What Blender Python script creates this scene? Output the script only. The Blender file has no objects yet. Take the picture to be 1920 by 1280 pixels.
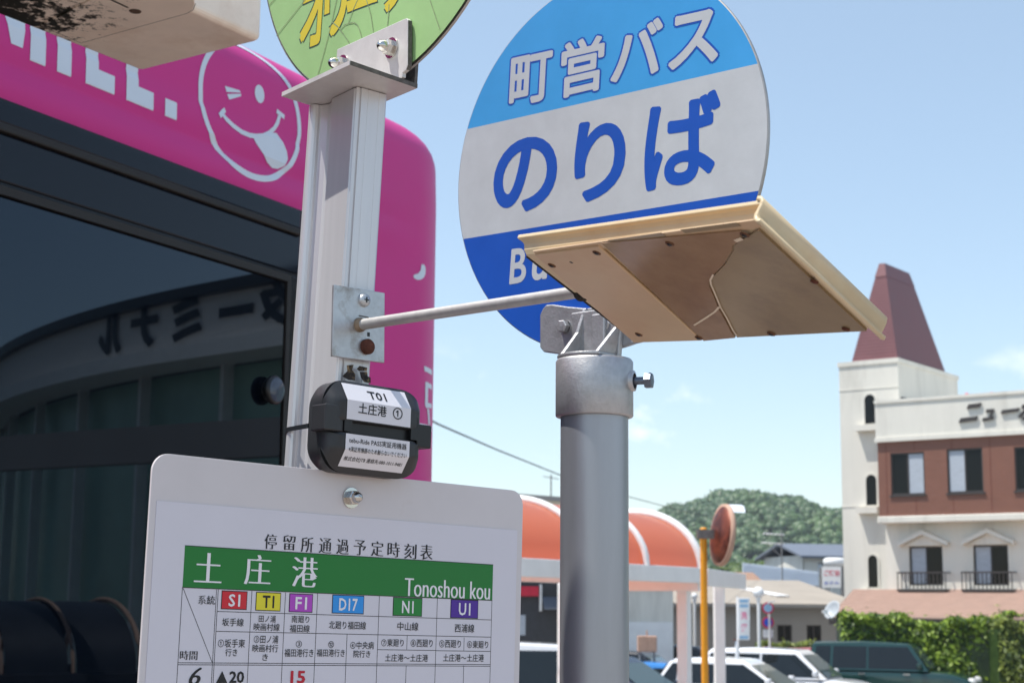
import bpy, bmesh, math, random
import numpy as np
from mathutils import Vector as V, Matrix

# ------------------------------------------------------------------ camera
sc = bpy.context.scene
COL = sc.collection
FPX = 3000.0
PIT = math.atan(490 / FPX); ROL = math.radians(.5)
CAM = V((0, 0, 1.6))
FW = V((0, math.cos(PIT), math.sin(PIT)))
_r = V((1, 0, 0)); _u = V((0, -math.sin(PIT), math.cos(PIT)))
RT = _r * math.cos(ROL) + _u * math.sin(ROL)
UP = _u * math.cos(ROL) - _r * math.sin(ROL)
cam = bpy.data.cameras.new('camera'); camo = bpy.data.objects.new('camera', cam); COL.objects.link(camo)
cam.sensor_width = 36; cam.lens = FPX / 1920 * 36; cam.clip_start = .05; cam.clip_end = 5000
camo.matrix_world = Matrix.Translation(CAM) @ Matrix((RT, UP, -FW)).transposed().to_4x4()
cam.dof.use_dof = True; cam.dof.focus_distance = 1.58; cam.dof.aperture_fstop = 18.0
sc.camera = camo

# ------------------------------------------------------------------ light
SUN_AZ, SUN_EL = math.radians(-97), math.radians(67)
SUND = V((math.sin(SUN_AZ) * math.cos(SUN_EL), math.cos(SUN_AZ) * math.cos(SUN_EL), math.sin(SUN_EL)))
sl = bpy.data.lights.new('sun', 'SUN'); sl.energy = 3.2; sl.angle = math.radians(.53); sl.color = (1, .955, .88)
so = bpy.data.objects.new('sun', sl); COL.objects.link(so)
so.rotation_euler = SUND.to_track_quat('Z', 'Y').to_euler()
w = bpy.data.worlds.new('World'); sc.world = w; w.use_nodes = True
nt = w.node_tree; nt.nodes.clear()
out = nt.nodes.new('ShaderNodeOutputWorld'); bg = nt.nodes.new('ShaderNodeBackground')
sky = nt.nodes.new('ShaderNodeTexSky'); sky.sky_type = 'NISHITA'; sky.sun_disc = False
sky.sun_elevation = SUN_EL; sky.sun_rotation = SUN_AZ; sky.air_density = 1.0; sky.dust_density = .35; sky.ozone_density = 1.0
tc = nt.nodes.new('ShaderNodeTexCoord'); sep = nt.nodes.new('ShaderNodeSeparateXYZ')
nt.links.new(tc.outputs['Generated'], sep.inputs[0])
mp = nt.nodes.new('ShaderNodeMapping'); mp.inputs['Scale'].default_value = (1, 1, 1.7)
nt.links.new(tc.outputs['Generated'], mp.inputs[0])
nz = nt.nodes.new('ShaderNodeTexNoise'); nz.inputs['Scale'].default_value = 15; nz.inputs['Detail'].default_value = 9; nz.inputs['Roughness'].default_value = .55
nt.links.new(mp.outputs[0], nz.inputs[0])
cr = nt.nodes.new('ShaderNodeMapRange'); cr.inputs[1].default_value = .59; cr.inputs[2].default_value = .72; cr.inputs[4].default_value = .75
nt.links.new(nz.outputs[0], cr.inputs[0])
b1 = nt.nodes.new('ShaderNodeMapRange'); b1.inputs[1].default_value = .075; b1.inputs[2].default_value = .11; b1.interpolation_type = 'SMOOTHSTEP'
b2 = nt.nodes.new('ShaderNodeMapRange'); b2.inputs[1].default_value = .17; b2.inputs[2].default_value = .12; b2.interpolation_type = 'SMOOTHSTEP'
nt.links.new(sep.outputs[2], b1.inputs[0]); nt.links.new(sep.outputs[2], b2.inputs[0])
m1 = nt.nodes.new('ShaderNodeMath'); m1.operation = 'MULTIPLY'; m2 = nt.nodes.new('ShaderNodeMath'); m2.operation = 'MULTIPLY'
nt.links.new(b1.outputs[0], m1.inputs[0]); nt.links.new(b2.outputs[0], m1.inputs[1])
nt.links.new(m1.outputs[0], m2.inputs[0]); nt.links.new(cr.outputs[0], m2.inputs[1])
mx = nt.nodes.new('ShaderNodeMix'); mx.data_type = 'RGBA'
nt.links.new(m2.outputs[0], mx.inputs[0]); nt.links.new(sky.outputs[0], mx.inputs[6]); mx.inputs[7].default_value = (8.2, 8.2, 8.3, 1)
vl = nt.nodes.new('ShaderNodeMix'); vl.data_type = 'RGBA'; vl.inputs[0].default_value = .26; vl.inputs[7].default_value = (4.0, 4.9, 5.2, 1)   # thin summer haze, even over the whole sky
nt.links.new(mx.outputs[2], vl.inputs[6]); nt.links.new(vl.outputs[2], bg.inputs[0]); bg.inputs[1].default_value = .105
nt.links.new(bg.outputs[0], out.inputs[0])
sc.view_settings.view_transform = 'Standard'; sc.view_settings.look = 'None'
sc.view_settings.exposure = 0.85; sc.view_settings.gamma = 1.0; sc.view_settings.use_curve_mapping = False
sc.cycles.max_bounces = 8; sc.cycles.use_denoising = True

# ------------------------------------------------------------------ geometry helpers
random.seed(4); rng = np.random.default_rng(4)
def ray(x, y): return FW + RT * ((x - 960) / FPX) + UP * ((640 - y) / FPX)
def P(x, y, d): return CAM + ray(x, y) * d
def onpl(x, y, o, n):
    r = ray(x, y); return CAM + r * ((o - CAM).dot(n) / r.dot(n))
def quad3(ps, d):
    A = np.array([list(ray(*q)) for q in ps]).T * np.array([1, -1, 1, -1])
    z = np.linalg.svd(A)[2][-1]; z = z / z[0] * d
    return [P(q[0], q[1], float(k)) for q, k in zip(ps, z)]
def azv(deg): return V((math.sin(math.radians(deg)), math.cos(math.radians(deg)), 0))
ZA = V((0, 0, 1))
def ground_z(y):
    t = min(1, max(0, (y - 8) / 14)); return -1.25 * t * t * (3 - 2 * t)

class MB:
    def __init__(s, M=None): s.v = []; s.f = []; s.sm = []; s.M = M
    def add(s, vs, fs, smooth=False):
        b = len(s.v)
        for p in vs:
            p = V(p); s.v.append(s.M @ p if s.M is not None else p)
        for f in fs: s.f.append([b + i for i in f]); s.sm.append(smooth)
        return s
    def box(s, x0, x1, y0, y1, z0, z1):
        return s.add([(x, y, z) for z in (z0, z1) for y in (y0, y1) for x in (x0, x1)],
                     [(0, 2, 3, 1), (4, 5, 7, 6), (0, 1, 5, 4), (2, 6, 7, 3), (0, 4, 6, 2), (1, 3, 7, 5)])
    def obox(s, o, a, b, c):
        o, a, b, c = V(o), V(a), V(b), V(c)
        return s.add([o, o + a, o + a + b, o + b, o + c, o + a + c, o + a + b + c, o + b + c],
                     [(3, 2, 1, 0), (4, 5, 6, 7), (0, 1, 5, 4), (1, 2, 6, 5), (2, 3, 7, 6), (3, 0, 4, 7)])
    def prism(s, pts, d, smooth=False):
        n = len(pts); d = V(d); pts = [V(p) for p in pts]
        s.add(pts, [tuple(range(n))[::-1]]); s.add([p + d for p in pts], [tuple(range(n))])
        s.add(pts + [p + d for p in pts], [(i, (i + 1) % n, n + (i + 1) % n, n + i) for i in range(n)], smooth)
        return s
    def poly(s, pts): return s.add(pts, [tuple(range(len(pts)))])
    def tube(s, pts, r, n=10, cap=True, r2=None):
        pts = [V(p) for p in pts]; m = len(pts); vs = []
        for i, p in enumerate(pts):
            t = (pts[min(i + 1, m - 1)] - pts[max(i - 1, 0)]).normalized()
            a = t.cross(ZA if abs(t.z) < .9 else V((1, 0, 0))).normalized(); b = t.cross(a)
            rr = r if r2 is None else r + (r2 - r) * i / (m - 1)
            for k in range(n):
                g = 2 * math.pi * k / n; vs.append(p + (a * math.cos(g) + b * math.sin(g)) * rr)
        fs = [(i * n + k, i * n + (k + 1) % n, (i + 1) * n + (k + 1) % n, (i + 1) * n + k) for i in range(m - 1) for k in range(n)]
        s.add(vs, fs, True)
        if cap:
            s.add(vs[:n], [tuple(range(n))[::-1]]); s.add(vs[-n:], [tuple(range(n))])
        return s
    def lathe(s, o, ax, prof, n=20, smooth=True, ph=0):
        o, ax = V(o), V(ax).normalized()
        a = ax.cross(ZA if abs(ax.z) < .9 else V((1, 0, 0))).normalized(); b = ax.cross(a)
        vs = [o + ax * h + (a * math.cos(2 * math.pi * (k + ph) / n) + b * math.sin(2 * math.pi * (k + ph) / n)) * max(r, 1e-5) for r, h in prof for k in range(n)]
        s.add(vs, [(i * n + k, i * n + (k + 1) % n, (i + 1) * n + (k + 1) % n, (i + 1) * n + k) for i in range(len(prof) - 1) for k in range(n)], smooth)
        return s
    def strip(s, pts, wid, nrm, h=0):
        nrm = V(nrm); pts = [V(p) for p in pts]
        for a, b in zip(pts, pts[1:]):
            q = (b - a).cross(nrm).normalized() * wid / 2
            s.add([a - q, b - q, b + q, a + q], [(0, 1, 2, 3)])
        return s
    def build(s, name, m, parent=None, kind=None, bevel=0, seg=2):
        off = V((0, 0, 0))
        if parent is not None:
            r = parent
            while r.parent: r = r.parent
            off = r.location
        me = bpy.data.meshes.new(name)
        me.from_pydata([tuple(p - off) for p in s.v], [], s.f)
        me.polygons.foreach_set('use_smooth', s.sm)
        me.materials.append(m); me.update()
        bm = bmesh.new(); bm.from_mesh(me)
        bmesh.ops.remove_doubles(bm, verts=bm.verts, dist=1e-6) if bevel else None
        if len(s.f) < 60000: bmesh.ops.recalc_face_normals(bm, faces=bm.faces)
        bm.to_mesh(me); bm.free()
        o = bpy.data.objects.new(name, me); COL.objects.link(o); o.parent = parent
        if bevel:
            md = o.modifiers.new('bevel', 'BEVEL'); md.width = bevel; md.segments = seg; md.limit_method = 'ANGLE'; md.angle_limit = .6
        if kind: o['kind'] = kind
        return o
def thing(name, label, cat, loc=(0, 0, 0), group=None):
    o = bpy.data.objects.new(name, None); COL.objects.link(o); o.location = V(loc); o.empty_display_size = .1
    o['label'] = label; o['category'] = cat
    if group: o['group'] = group
    return o
def tag(o, label, cat, group=None):
    o['label'] = label; o['category'] = cat
    if group: o['group'] = group
    return o
def arc(cx, cy, rx, ry, a0, a1, n): return [(cx + rx * math.cos(math.radians(a0 + (a1 - a0) * i / n)), cy + ry * math.sin(math.radians(a0 + (a1 - a0) * i / n))) for i in range(n + 1)]
def rrect(x0, x1, y0, y1, r, n=6):
    return arc(x1 - r, y1 - r, r, r, 0, 90, n) + arc(x0 + r, y1 - r, r, r, 90, 180, n) + arc(x0 + r, y0 + r, r, r, 180, 270, n) + arc(x1 - r, y0 + r, r, r, 270, 360, n)

# ------------------------------------------------------------------ materials
def mat(name, col, rough=.5, metal=0, spec=.5, var=.12, scale=6, bump=0, bscale=60, stain=None, sscale=8, smin=.55, smax=.7, streak=1, coat=0):
    m = bpy.data.materials.new(name); m.use_nodes = True; t = m.node_tree; b = t.nodes['Principled BSDF']
    b.inputs['Roughness'].default_value = rough; b.inputs['Metallic'].default_value = metal
    b.inputs['Specular IOR Level'].default_value = spec; b.inputs['Coat Weight'].default_value = coat
    tc = t.nodes.new('ShaderNodeTexCoord'); mp = t.nodes.new('ShaderNodeMapping'); mp.inputs['Scale'].default_value = (1, 1, 1 / streak)
    t.links.new(tc.outputs['Object'], mp.inputs[0])
    n = t.nodes.new('ShaderNodeTexNoise'); n.inputs['Scale'].default_value = scale; n.inputs['Detail'].default_value = 7; n.inputs['Roughness'].default_value = .65
    t.links.new(mp.outputs[0], n.inputs[0])
    r = t.nodes.new('ShaderNodeMapRange'); r.inputs[1].default_value = .3; r.inputs[2].default_value = .7; r.inputs[3].default_value = 1 - var; r.inputs[4].default_value = 1 + var
    t.links.new(n.outputs[0], r.inputs[0])
    mu = t.nodes.new('ShaderNodeMix'); mu.data_type = 'RGBA'; mu.blend_type = 'MULTIPLY'; mu.inputs[0].default_value = 1
    mu.inputs[6].default_value = (*col, 1); t.links.new(r.outputs[0], mu.inputs[7])
    last = mu.outputs[2]
    if stain:
        n2 = t.nodes.new('ShaderNodeTexNoise'); n2.inputs['Scale'].default_value = sscale; n2.inputs['Detail'].default_value = 10; n2.inputs['Roughness'].default_value = .7
        t.links.new(mp.outputs[0], n2.inputs[0])
        r2 = t.nodes.new('ShaderNodeMapRange'); r2.inputs[1].default_value = smin; r2.inputs[2].default_value = smax
        t.links.new(n2.outputs[0], r2.inputs[0])
        m3 = t.nodes.new('ShaderNodeMix'); m3.data_type = 'RGBA'; m3.inputs[7].default_value = (*stain, 1)
        t.links.new(r2.outputs[0], m3.inputs[0]); t.links.new(last, m3.inputs[6]); last = m3.outputs[2]
    t.links.new(last, b.inputs['Base Color'])
    rr = t.nodes.new('ShaderNodeMapRange'); rr.inputs[3].default_value = max(0, rough * .85); rr.inputs[4].default_value = min(1, rough * 1.15)
    t.links.new(n.outputs[0], rr.inputs[0]); t.links.new(rr.outputs[0], b.inputs['Roughness'])
    if bump:
        n3 = t.nodes.new('ShaderNodeTexNoise'); n3.inputs['Scale'].default_value = bscale; n3.inputs['Detail'].default_value = 4
        t.links.new(mp.outputs[0], n3.inputs[0])
        bp = t.nodes.new('ShaderNodeBump'); bp.inputs['Strength'].default_value = bump; bp.inputs['Distance'].default_value = .3 / bscale
        t.links.new(n3.outputs[0], bp.inputs['Height']); t.links.new(bp.outputs[0], b.inputs['Normal'])
    return m
def S(r, g, b):
    f = lambda c: ((c / 255 + .055) / 1.055) ** 2.4 if c > 10 else c / 255 / 12.92
    return (f(r), f(g), f(b))
def glassy(name, col, rough=.02, ior=1.5):
    m = bpy.data.materials.new(name); m.use_nodes = True; b = m.node_tree.nodes['Principled BSDF']
    b.inputs['Base Color'].default_value = (*col, 1); b.inputs['Roughness'].default_value = rough; b.inputs['IOR'].default_value = ior
    return m
def translucent(name, col, fac=.6, rough=.25):
    m = bpy.data.materials.new(name); m.use_nodes = True; t = m.node_tree; b = t.nodes['Principled BSDF']
    b.inputs['Base Color'].default_value = (*col, 1); b.inputs['Roughness'].default_value = rough
    tr = t.nodes.new('ShaderNodeBsdfTranslucent'); tr.inputs[0].default_value = (*col, 1)
    mi = t.nodes.new('ShaderNodeMixShader'); mi.inputs[0].default_value = fac
    n = t.nodes.new('ShaderNodeTexNoise'); n.inputs['Scale'].default_value = 3
    t.links.new(b.outputs[0], mi.inputs[1]); t.links.new(tr.outputs[0], mi.inputs[2]); t.links.new(mi.outputs[0], t.nodes['Material Output'].inputs[0])
    return m
def leafmat(name, c1, c2, scale=1.5, trans=.35, sscale=None):
    m = bpy.data.materials.new(name); m.use_nodes = True; t = m.node_tree; b = t.nodes['Principled BSDF']; b.inputs['Roughness'].default_value = .5
    n = t.nodes.new('ShaderNodeTexNoise'); n.inputs['Scale'].default_value = scale; n.inputs['Detail'].default_value = 6
    g = t.nodes.new('ShaderNodeNewGeometry')
    ad = t.nodes.new('ShaderNodeMath'); ad.operation = 'MULTIPLY_ADD'; ad.inputs[1].default_value = sscale or .45; ad.inputs[2].default_value = -(sscale or .45) / 2
    t.links.new(g.outputs['Random Per Island'], ad.inputs[0])
    a2 = t.nodes.new('ShaderNodeMath'); t.links.new(n.outputs[0], a2.inputs[0]); t.links.new(ad.outputs[0], a2.inputs[1])
    tc = t.nodes.new('ShaderNodeTexCoord'); t.links.new(tc.outputs['Object'], n.inputs[0])
    r = t.nodes.new('ShaderNodeValToRGB'); r.color_ramp.elements[0].position = .3; r.color_ramp.elements[1].position = .72
    r.color_ramp.elements[0].color = (*c1, 1); r.color_ramp.elements[1].color = (*c2, 1)
    t.links.new(a2.outputs[0], r.inputs[0]); t.links.new(r.outputs[0], b.inputs['Base Color'])
    if trans:
        tr = t.nodes.new('ShaderNodeBsdfTranslucent'); t.links.new(r.outputs[0], tr.inputs[0])
        mi = t.nodes.new('ShaderNodeMixShader'); mi.inputs[0].default_value = trans
        t.links.new(b.outputs[0], mi.inputs[1]); t.links.new(tr.outputs[0], mi.inputs[2]); t.links.new(mi.outputs[0], t.nodes['Material Output'].inputs[0])
    return m

M = {}
M['alu'] = mat('white_anodised_aluminium', (.66, .65, .66), .32, .35, var=.06, scale=30, streak=20, stain=(.45, .4, .34), sscale=25, smin=.66, smax=.85, bump=.05, bscale=300)
M['cap'] = mat('painted_steel_plate', (.62, .6, .58), .45, .2, var=.08, scale=40, stain=(.25, .2, .16), sscale=60, smin=.68, smax=.78)
M['edge'] = mat('raw_cut_steel_edge', (.13, .12, .11), .75, .3, var=.4, scale=200, bump=.3, bscale=400)
M['chrome'] = mat('stainless_steel', (.6, .58, .55), .2, 1, var=.08, scale=80)
M['zinc'] = mat('galvanised_plate', (.52, .53, .54), .42, .75, var=.16, scale=60, stain=(.2, .14, .09), sscale=38, smin=.52, smax=.8, bump=.1, bscale=250)
M['rust'] = mat('rusted_iron', (.11, .035, .02), .85, .2, var=.4, scale=150, bump=.5, bscale=300)
M['rod'] = mat('dull_aluminium_rod', (.5, .48, .46), .5, .5, var=.1, scale=80, bump=.15, bscale=500)
M['green_face'] = mat('pale_green_sign_film', S(156, 194, 130), .45, var=.06, scale=14, bump=.05, bscale=200)
M['yellow'] = mat('yellow_print', S(214, 196, 62), .45, var=.05)
M['dkgreen'] = mat('dark_green_outline', S(52, 84, 74), .5, var=.05)
M['crackline'] = mat('dirty_crack_line', S(134, 152, 112), .8, var=.3, scale=300)
M['signback'] = mat('sign_edge_aluminium', (.45, .43, .41), .4, .6, var=.1, scale=50)
M['disc_white'] = mat('sign_white_film', (.53, .56, .60), .4, var=.05, scale=25, stain=(.44, .46, .49), sscale=34, smin=.66, smax=.82, bump=.06, bscale=260)
M['disc_cyan'] = mat('sign_sky_blue_film', S(64, 160, 226), .4, var=.04, scale=20, bump=.06, bscale=260)
M['disc_blue'] = mat('sign_deep_blue_film', S(24, 84, 184), .4, var=.05, scale=20, bump=.06, bscale=260)
M['castalu'] = mat('cast_aluminium', (.46, .46, .47), .45, .75, var=.16, scale=60, stain=(.3, .3, .32), sscale=30, smin=.55, smax=.8, bump=.35, bscale=350)
M['greypole'] = mat('grey_anodised_pole', (.38, .39, .42), .38, .65, var=.06, scale=40, streak=10, bump=.08, bscale=500)
M['darkbolt'] = mat('dark_zinc_bolt', (.16, .19, .24), .4, .8, var=.2, scale=150)
M['beige'] = mat('aged_beige_plastic', S(216, 196, 160), .42, var=.08, scale=14, stain=S(190, 156, 116), sscale=7, smin=.5, smax=.8)
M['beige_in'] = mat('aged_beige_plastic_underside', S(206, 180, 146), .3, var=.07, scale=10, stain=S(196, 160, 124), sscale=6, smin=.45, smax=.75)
M['cover_a'] = mat('amber_clear_cover', S(158, 128, 98), .14, var=.12, scale=9, stain=S(142, 112, 86), sscale=10, smin=.5, smax=.7)
M['cover_b'] = mat('dusty_clear_cover', S(156, 138, 110), .16, var=.14, scale=9, stain=S(142, 124, 102), sscale=14, smin=.5, smax=.7)
M['gasket'] = mat('old_black_foam_gasket', (.018, .014, .012), .9, var=.4, scale=200, bump=.6, bscale=300)
M['crackwhite'] = mat('painted_crack_light', S(226, 210, 186), .5, var=.15)  # pale colour stands for sunlight coming through the crack
M['boxbeige'] = mat('weathered_cream_fibreglass', S(250, 234, 216), .38, var=.07, scale=8, stain=S(222, 196, 172), sscale=5, smin=.5, smax=.8)
M['board'] = mat('white_coated_board', S(210, 204, 206), .36, var=.03, scale=12, stain=S(192, 180, 176), sscale=9, smin=.6, smax=.8)
M['paper'] = mat('white_printed_sheet', S(214, 211, 220), .42, var=.015, scale=20)
M['ink'] = mat('black_ink', (.008, .008, .01), .5, var=.05)
M['inkred'] = mat('red_ink', S(190, 22, 48), .5, var=.05)
M['inkwhite'] = mat('white_ink', S(232, 230, 234), .45, var=.02)
for k, c in dict(green=(14, 118, 42), red=(206, 32, 48), yell=(226, 214, 46), purp=(176, 70, 190), blue=(40, 146, 226), grn=(24, 130, 52), viol=(76, 34, 150)).items():
    M['ink_' + k] = mat('ink_' + k, S(*c), .45, var=.03)
M['abs'] = mat('charcoal_plastic', (.026, .027, .03), .42, var=.1, scale=60, bump=.12, bscale=900)
M['absdark'] = mat('black_plastic', (.008, .008, .009), .4, var=.1)
M['label'] = mat('white_label_film', S(222, 220, 226), .35, var=.02)
M['peel'] = mat('torn_sticker_residue', (.03, .022, .018), .85, var=.8, scale=120, stain=(.3, .2, .1), sscale=90, smin=.5, smax=.62)
M['pink'] = mat('magenta_bus_paint', S(206, 36, 134), .45, var=.03, scale=3, coat=0)
M['buswhite'] = mat('bus_white_film', S(214, 224, 236), .4, var=.02)
M['busblack'] = mat('black_bus_trim', (.005, .005, .007), .15, var=.1, spec=.25)
M['busnavy'] = mat('smoked_black_glass_band', (.004, .007, .014), .05, var=.05, spec=.28)
M['rubber'] = mat('rubber_gasket', (.012, .009, .008), .6, var=.2)
M['busglass'] = glassy('tinted_bus_glass', (.0015, .003, .006), .005, 1.56); M['busglass'].node_tree.nodes['Principled BSDF'].inputs['Specular Tint'].default_value = (.62, .8, 1, 1)
M['orange'] = translucent('orange_polycarbonate', S(240, 146, 112), .62, .2)
M['white'] = mat('white_paint', (.84, .83, .82), .45, var=.06, scale=3, stain=(.42, .3, .22), sscale=3, smin=.64, smax=.82)
M['hotel'] = mat('cream_stucco', (.72, .69, .62), .8, var=.05, scale=1.2, stain=(.56, .53, .47), sscale=1.6, smin=.5, smax=.75, streak=6, bump=.2, bscale=14)
M['brown'] = mat('brown_tile_cladding', S(126, 84, 69), .55, var=.06, scale=2, bump=.2, bscale=8)
M['tileroof'] = mat('maroon_metal_roof', S(116, 72, 76), .5, var=.06, scale=1.5)
M['awning'] = mat('pale_terracotta_roof', S(182, 154, 140), .7, var=.08, scale=3)
M['winframe'] = mat('bronze_window_frame', (.05, .042, .04), .45, var=.1)
M['winglass'] = glassy('window_glass', (.008, .009, .01), .03, 1.28)
M['curtain'] = mat('pale_curtain', (.42, .46, .52), .8, var=.12, scale=4, streak=.2)
M['dark'] = mat('dark_interior', (.01, .01, .012), .7)
M['paving'] = mat('warm_concrete_paving', (.3, .25, .22), .85, var=.1, scale=3, bump=.3, bscale=60)
M['carpark'] = mat('sunbleached_concrete', (.27, .245, .22), .85, var=.12, scale=2, bump=.2, bscale=40)
M['asphalt'] = mat('asphalt', (.055, .055, .057), .9, var=.2, scale=20, bump=.4, bscale=120)
M['grass'] = mat('rough_green_land', (.06, .085, .035), .9, var=.3, scale=.2)
M['wallgrey'] = mat('grey_warehouse_wall', (.27, .26, .25), .8, var=.1, scale=.6, streak=6)
M['roofgrey'] = mat('weathered_slate_roof', S(150, 142, 132), .8, var=.1, scale=.8)
M['paleblue'] = mat('pale_blue_corrugated', S(216, 223, 232), .5, var=.05, scale=.5)
M['blueroof'] = mat('blue_grey_roof', S(108, 114, 126), .5, var=.06, scale=1)
M['brownroof'] = mat('brown_roof', S(150, 118, 98), .8, var=.1)
M['poleorange'] = mat('orange_paint', S(226, 150, 20), .45, var=.08, scale=6, stain=S(170, 96, 20), sscale=6, smin=.6, smax=.75)
M['mirrorback'] = mat('rusted_mirror_back', S(128, 62, 40), .5, .3, var=.25, scale=5, stain=S(70, 26, 16), sscale=5, smin=.45, smax=.6)
M['cable'] = mat('black_cable', (.02, .02, .02), .6)
M['tyre'] = mat('tyre_rubber', (.02, .02, .02), .8)
M['rim'] = mat('alloy_rim', (.5, .5, .52), .3, .8)
M['carwhite'] = mat('white_car_paint', (.78, .78, .8), .2, var=.01, coat=.8)
M['cargreen'] = mat('dark_green_car_paint', (.006, .040, .035), .2, var=.02, coat=.8)
M['cardark'] = mat('dark_blue_car_paint', (.02, .027, .045), .2, var=.02, coat=.8)
M['carblack'] = mat('black_car_paint', (.01, .01, .013), .2, var=.02, coat=.8)
M['carblue'] = mat('bright_blue_car_paint', S(60, 130, 200), .2, var=.02, coat=.8)
M['carred'] = mat('dull_red_car_paint', S(150, 50, 60), .3, var=.02, coat=.5)
M['carglass'] = glassy('car_glass', (.010, .014, .016), .02)
M['windscreen'] = glassy('windscreen_sky_tint', (.06, .09, .092), .02)  # lighter teal base colour paints in the reflected sky
M['lens'] = glassy('clear_lens', (.6, .6, .6), .05)
M['lamp'] = mat('opal_globe', (.82, .82, .82), .3, var=.02)
M['shopdark'] = mat('dark_shop_front', (.03, .032, .04), .4, var=.2)
M['signred'] = mat('red_shop_sign', S(200, 30, 60), .5)
M['signblue'] = mat('road_sign_blue', S(40, 80, 190), .5)
M['pinkprint'] = mat('pink_print', S(236, 120, 160), .6)
M['blueprint'] = mat('pale_blue_print', S(150, 190, 220), .6)
M['redprint'] = mat('red_print', S(206, 40, 80), .6)
M['tan'] = mat('tan_box', S(186, 150, 130), .7)
M['termwall'] = mat('terminal_fascia', (.8, .76, .73), .6, var=.05)
M['termglass'] = mat('green_terminal_glass', (.36, .56, .47), .25, var=.25, scale=.25)
M['hedge'] = leafmat('hedge_leaves', (.045, .10, .016), (.36, .50, .06), 2.2)
M['shrub'] = leafmat('shrub_leaves', (.06, .10, .025), (.34, .40, .08), 3)
M['forest'] = leafmat('forest_leaves', (.03, .07, .026), (.085, .15, .045), .05, .1, .15)
M['nearwood'] = leafmat('near_tree_leaves', (.045, .085, .025), (.2, .27, .06), .25, .25)
M['bark'] = mat('bark', (.09, .065, .045), .9, var=.3, bump=.5, bscale=20)

# ------------------------------------------------------------------ text
_tc = bpy.data.curves.new('type_tmp', 'FONT'); _to = bpy.data.objects.new('type_tmp', _tc)
def glyph(body, offset=0, res=4, space=1.0):
    _tc.body = body; _tc.offset = offset; _tc.resolution_u = res; _tc.space_character = space
    m = _to.to_mesh(); vs = [(v.co.x, v.co.y) for v in m.vertices]; fs = [tuple(p.vertices) for p in m.polygons]
    _to.to_mesh_clear()
    return vs, fs
def bold(body, r, res=4, n=10):
    base = glyph(body, 0, res)
    return [base] + [([(x + r * math.cos(2 * math.pi * (k + .5) / n) * (1.41 if n == 4 else 1), y + r * math.sin(2 * math.pi * (k + .5) / n) * (1.41 if n == 4 else 1)) for x, y in base[0]], base[1]) for k in range(n)]
def bbox(vs):
    xs = [v[0] for v in vs]; ys = [v[1] for v in vs]; return min(xs), max(xs), min(ys), max(ys)
def fit(mb, g, tl, tr, br, bl, lift=V((0, 0, 0)), bb=None):
    if isinstance(g, list):
        n_ = (tr - tl).cross(tl - bl).normalized(); n_ = n_ if n_.dot(CAM - tl) > 0 else -n_
        bb = bb or bbox([v for q in g for v in q[0]])
        for i, q in enumerate(g): fit(mb, q, tl, tr, br, bl, lift + n_ * (i * 6e-6), bb)
        return
    vs, fs = g; x0, x1, y0, y1 = bb or bbox(vs)
    o = []
    for x, y in vs:
        s, t = (x - x0) / (x1 - x0), (y - y0) / (y1 - y0)
        o.append(bl * (1 - s) * (1 - t) + br * s * (1 - t) + tr * s * t + tl * (1 - s) * t + lift)
    mb.add(o, fs)
def mincho(body, thin=-.014, shift=.03, n=5):
    base = glyph(body, thin, 3); return [([(x + shift * (k / (n - 1) - .5) * 2, y) for x, y in base[0]], base[1]) for k in range(n)]

# ================================================================== SETTING
g = MB(); ys = [-40, 0, 8, 10, 12, 14, 16, 18, 20, 22, 40, 80, 200, 500, 900]; xs = [-500, -200, -40, 0, 40, 200, 500]
g.add([(x, y, ground_z(y)) for y in ys for x in xs], [(j * 7 + i, j * 7 + i + 1, (j + 1) * 7 + i + 1, (j + 1) * 7 + i) for j in range(len(ys) - 1) for i in range(6)])
g.build('ground', M['asphalt'], kind='structure')

pv = MB(); pv.box(-14, 30, -20, 7.6, .004, .02); pv.build('pavement', M['paving'], kind='structure')
cpk = MB(); yy_ = [12, 14, 16, 18, 20, 22, 40, 75]; cpk.add([(x, y, ground_z(y) + .006) for y in yy_ for x in (-60, 60)], [(2 * j, 2 * j + 1, 2 * j + 3, 2 * j + 2) for j in range(len(yy_) - 1)])
cpk.build('car_park', M['carpark'], kind='structure')
# wooded hill
def hill_h(x, y):
    def bumpf(cx, cy, sx, sy, h): return h * math.exp(-((x - cx) / sx) ** 2 - ((y - cy) / sy) ** 2)
    r = 40 * math.exp(-(abs(x - 98) / 58) ** 3) * math.exp(-(abs(y - 640) / 110) ** 3)
    return r + bumpf(195, 720, 50, 120, 14) + bumpf(30, 700, 70, 100, 12) + (1.4 * math.sin(x * .13 + 1.9) + .8 * math.sin(x * .31 + y * .05) + .5 * math.sin(x * .7)) * min(1, r / 15)
hx = [-60 + 6 * i for i in range(62)]; hy = [440 + 12 * j for j in range(32)]
h = MB(); h.add([(x, y, hill_h(x, y) - 3) for y in hy for x in hx], [(j * 62 + i, j * 62 + i + 1, (j + 1) * 62 + i + 1, (j + 1) * 62 + i) for j in range(31) for i in range(61)], True)
h.build('hill', M['grass'], kind='structure')
_ico = bmesh.new(); bmesh.ops.create_icosphere(_ico, subdivisions=2, radius=1)
ICV = np.array([v.co[:] for v in _ico.verts]); ICF = np.array([[v.index for v in f.verts] for f in _ico.faces]); _ico.free()
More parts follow.
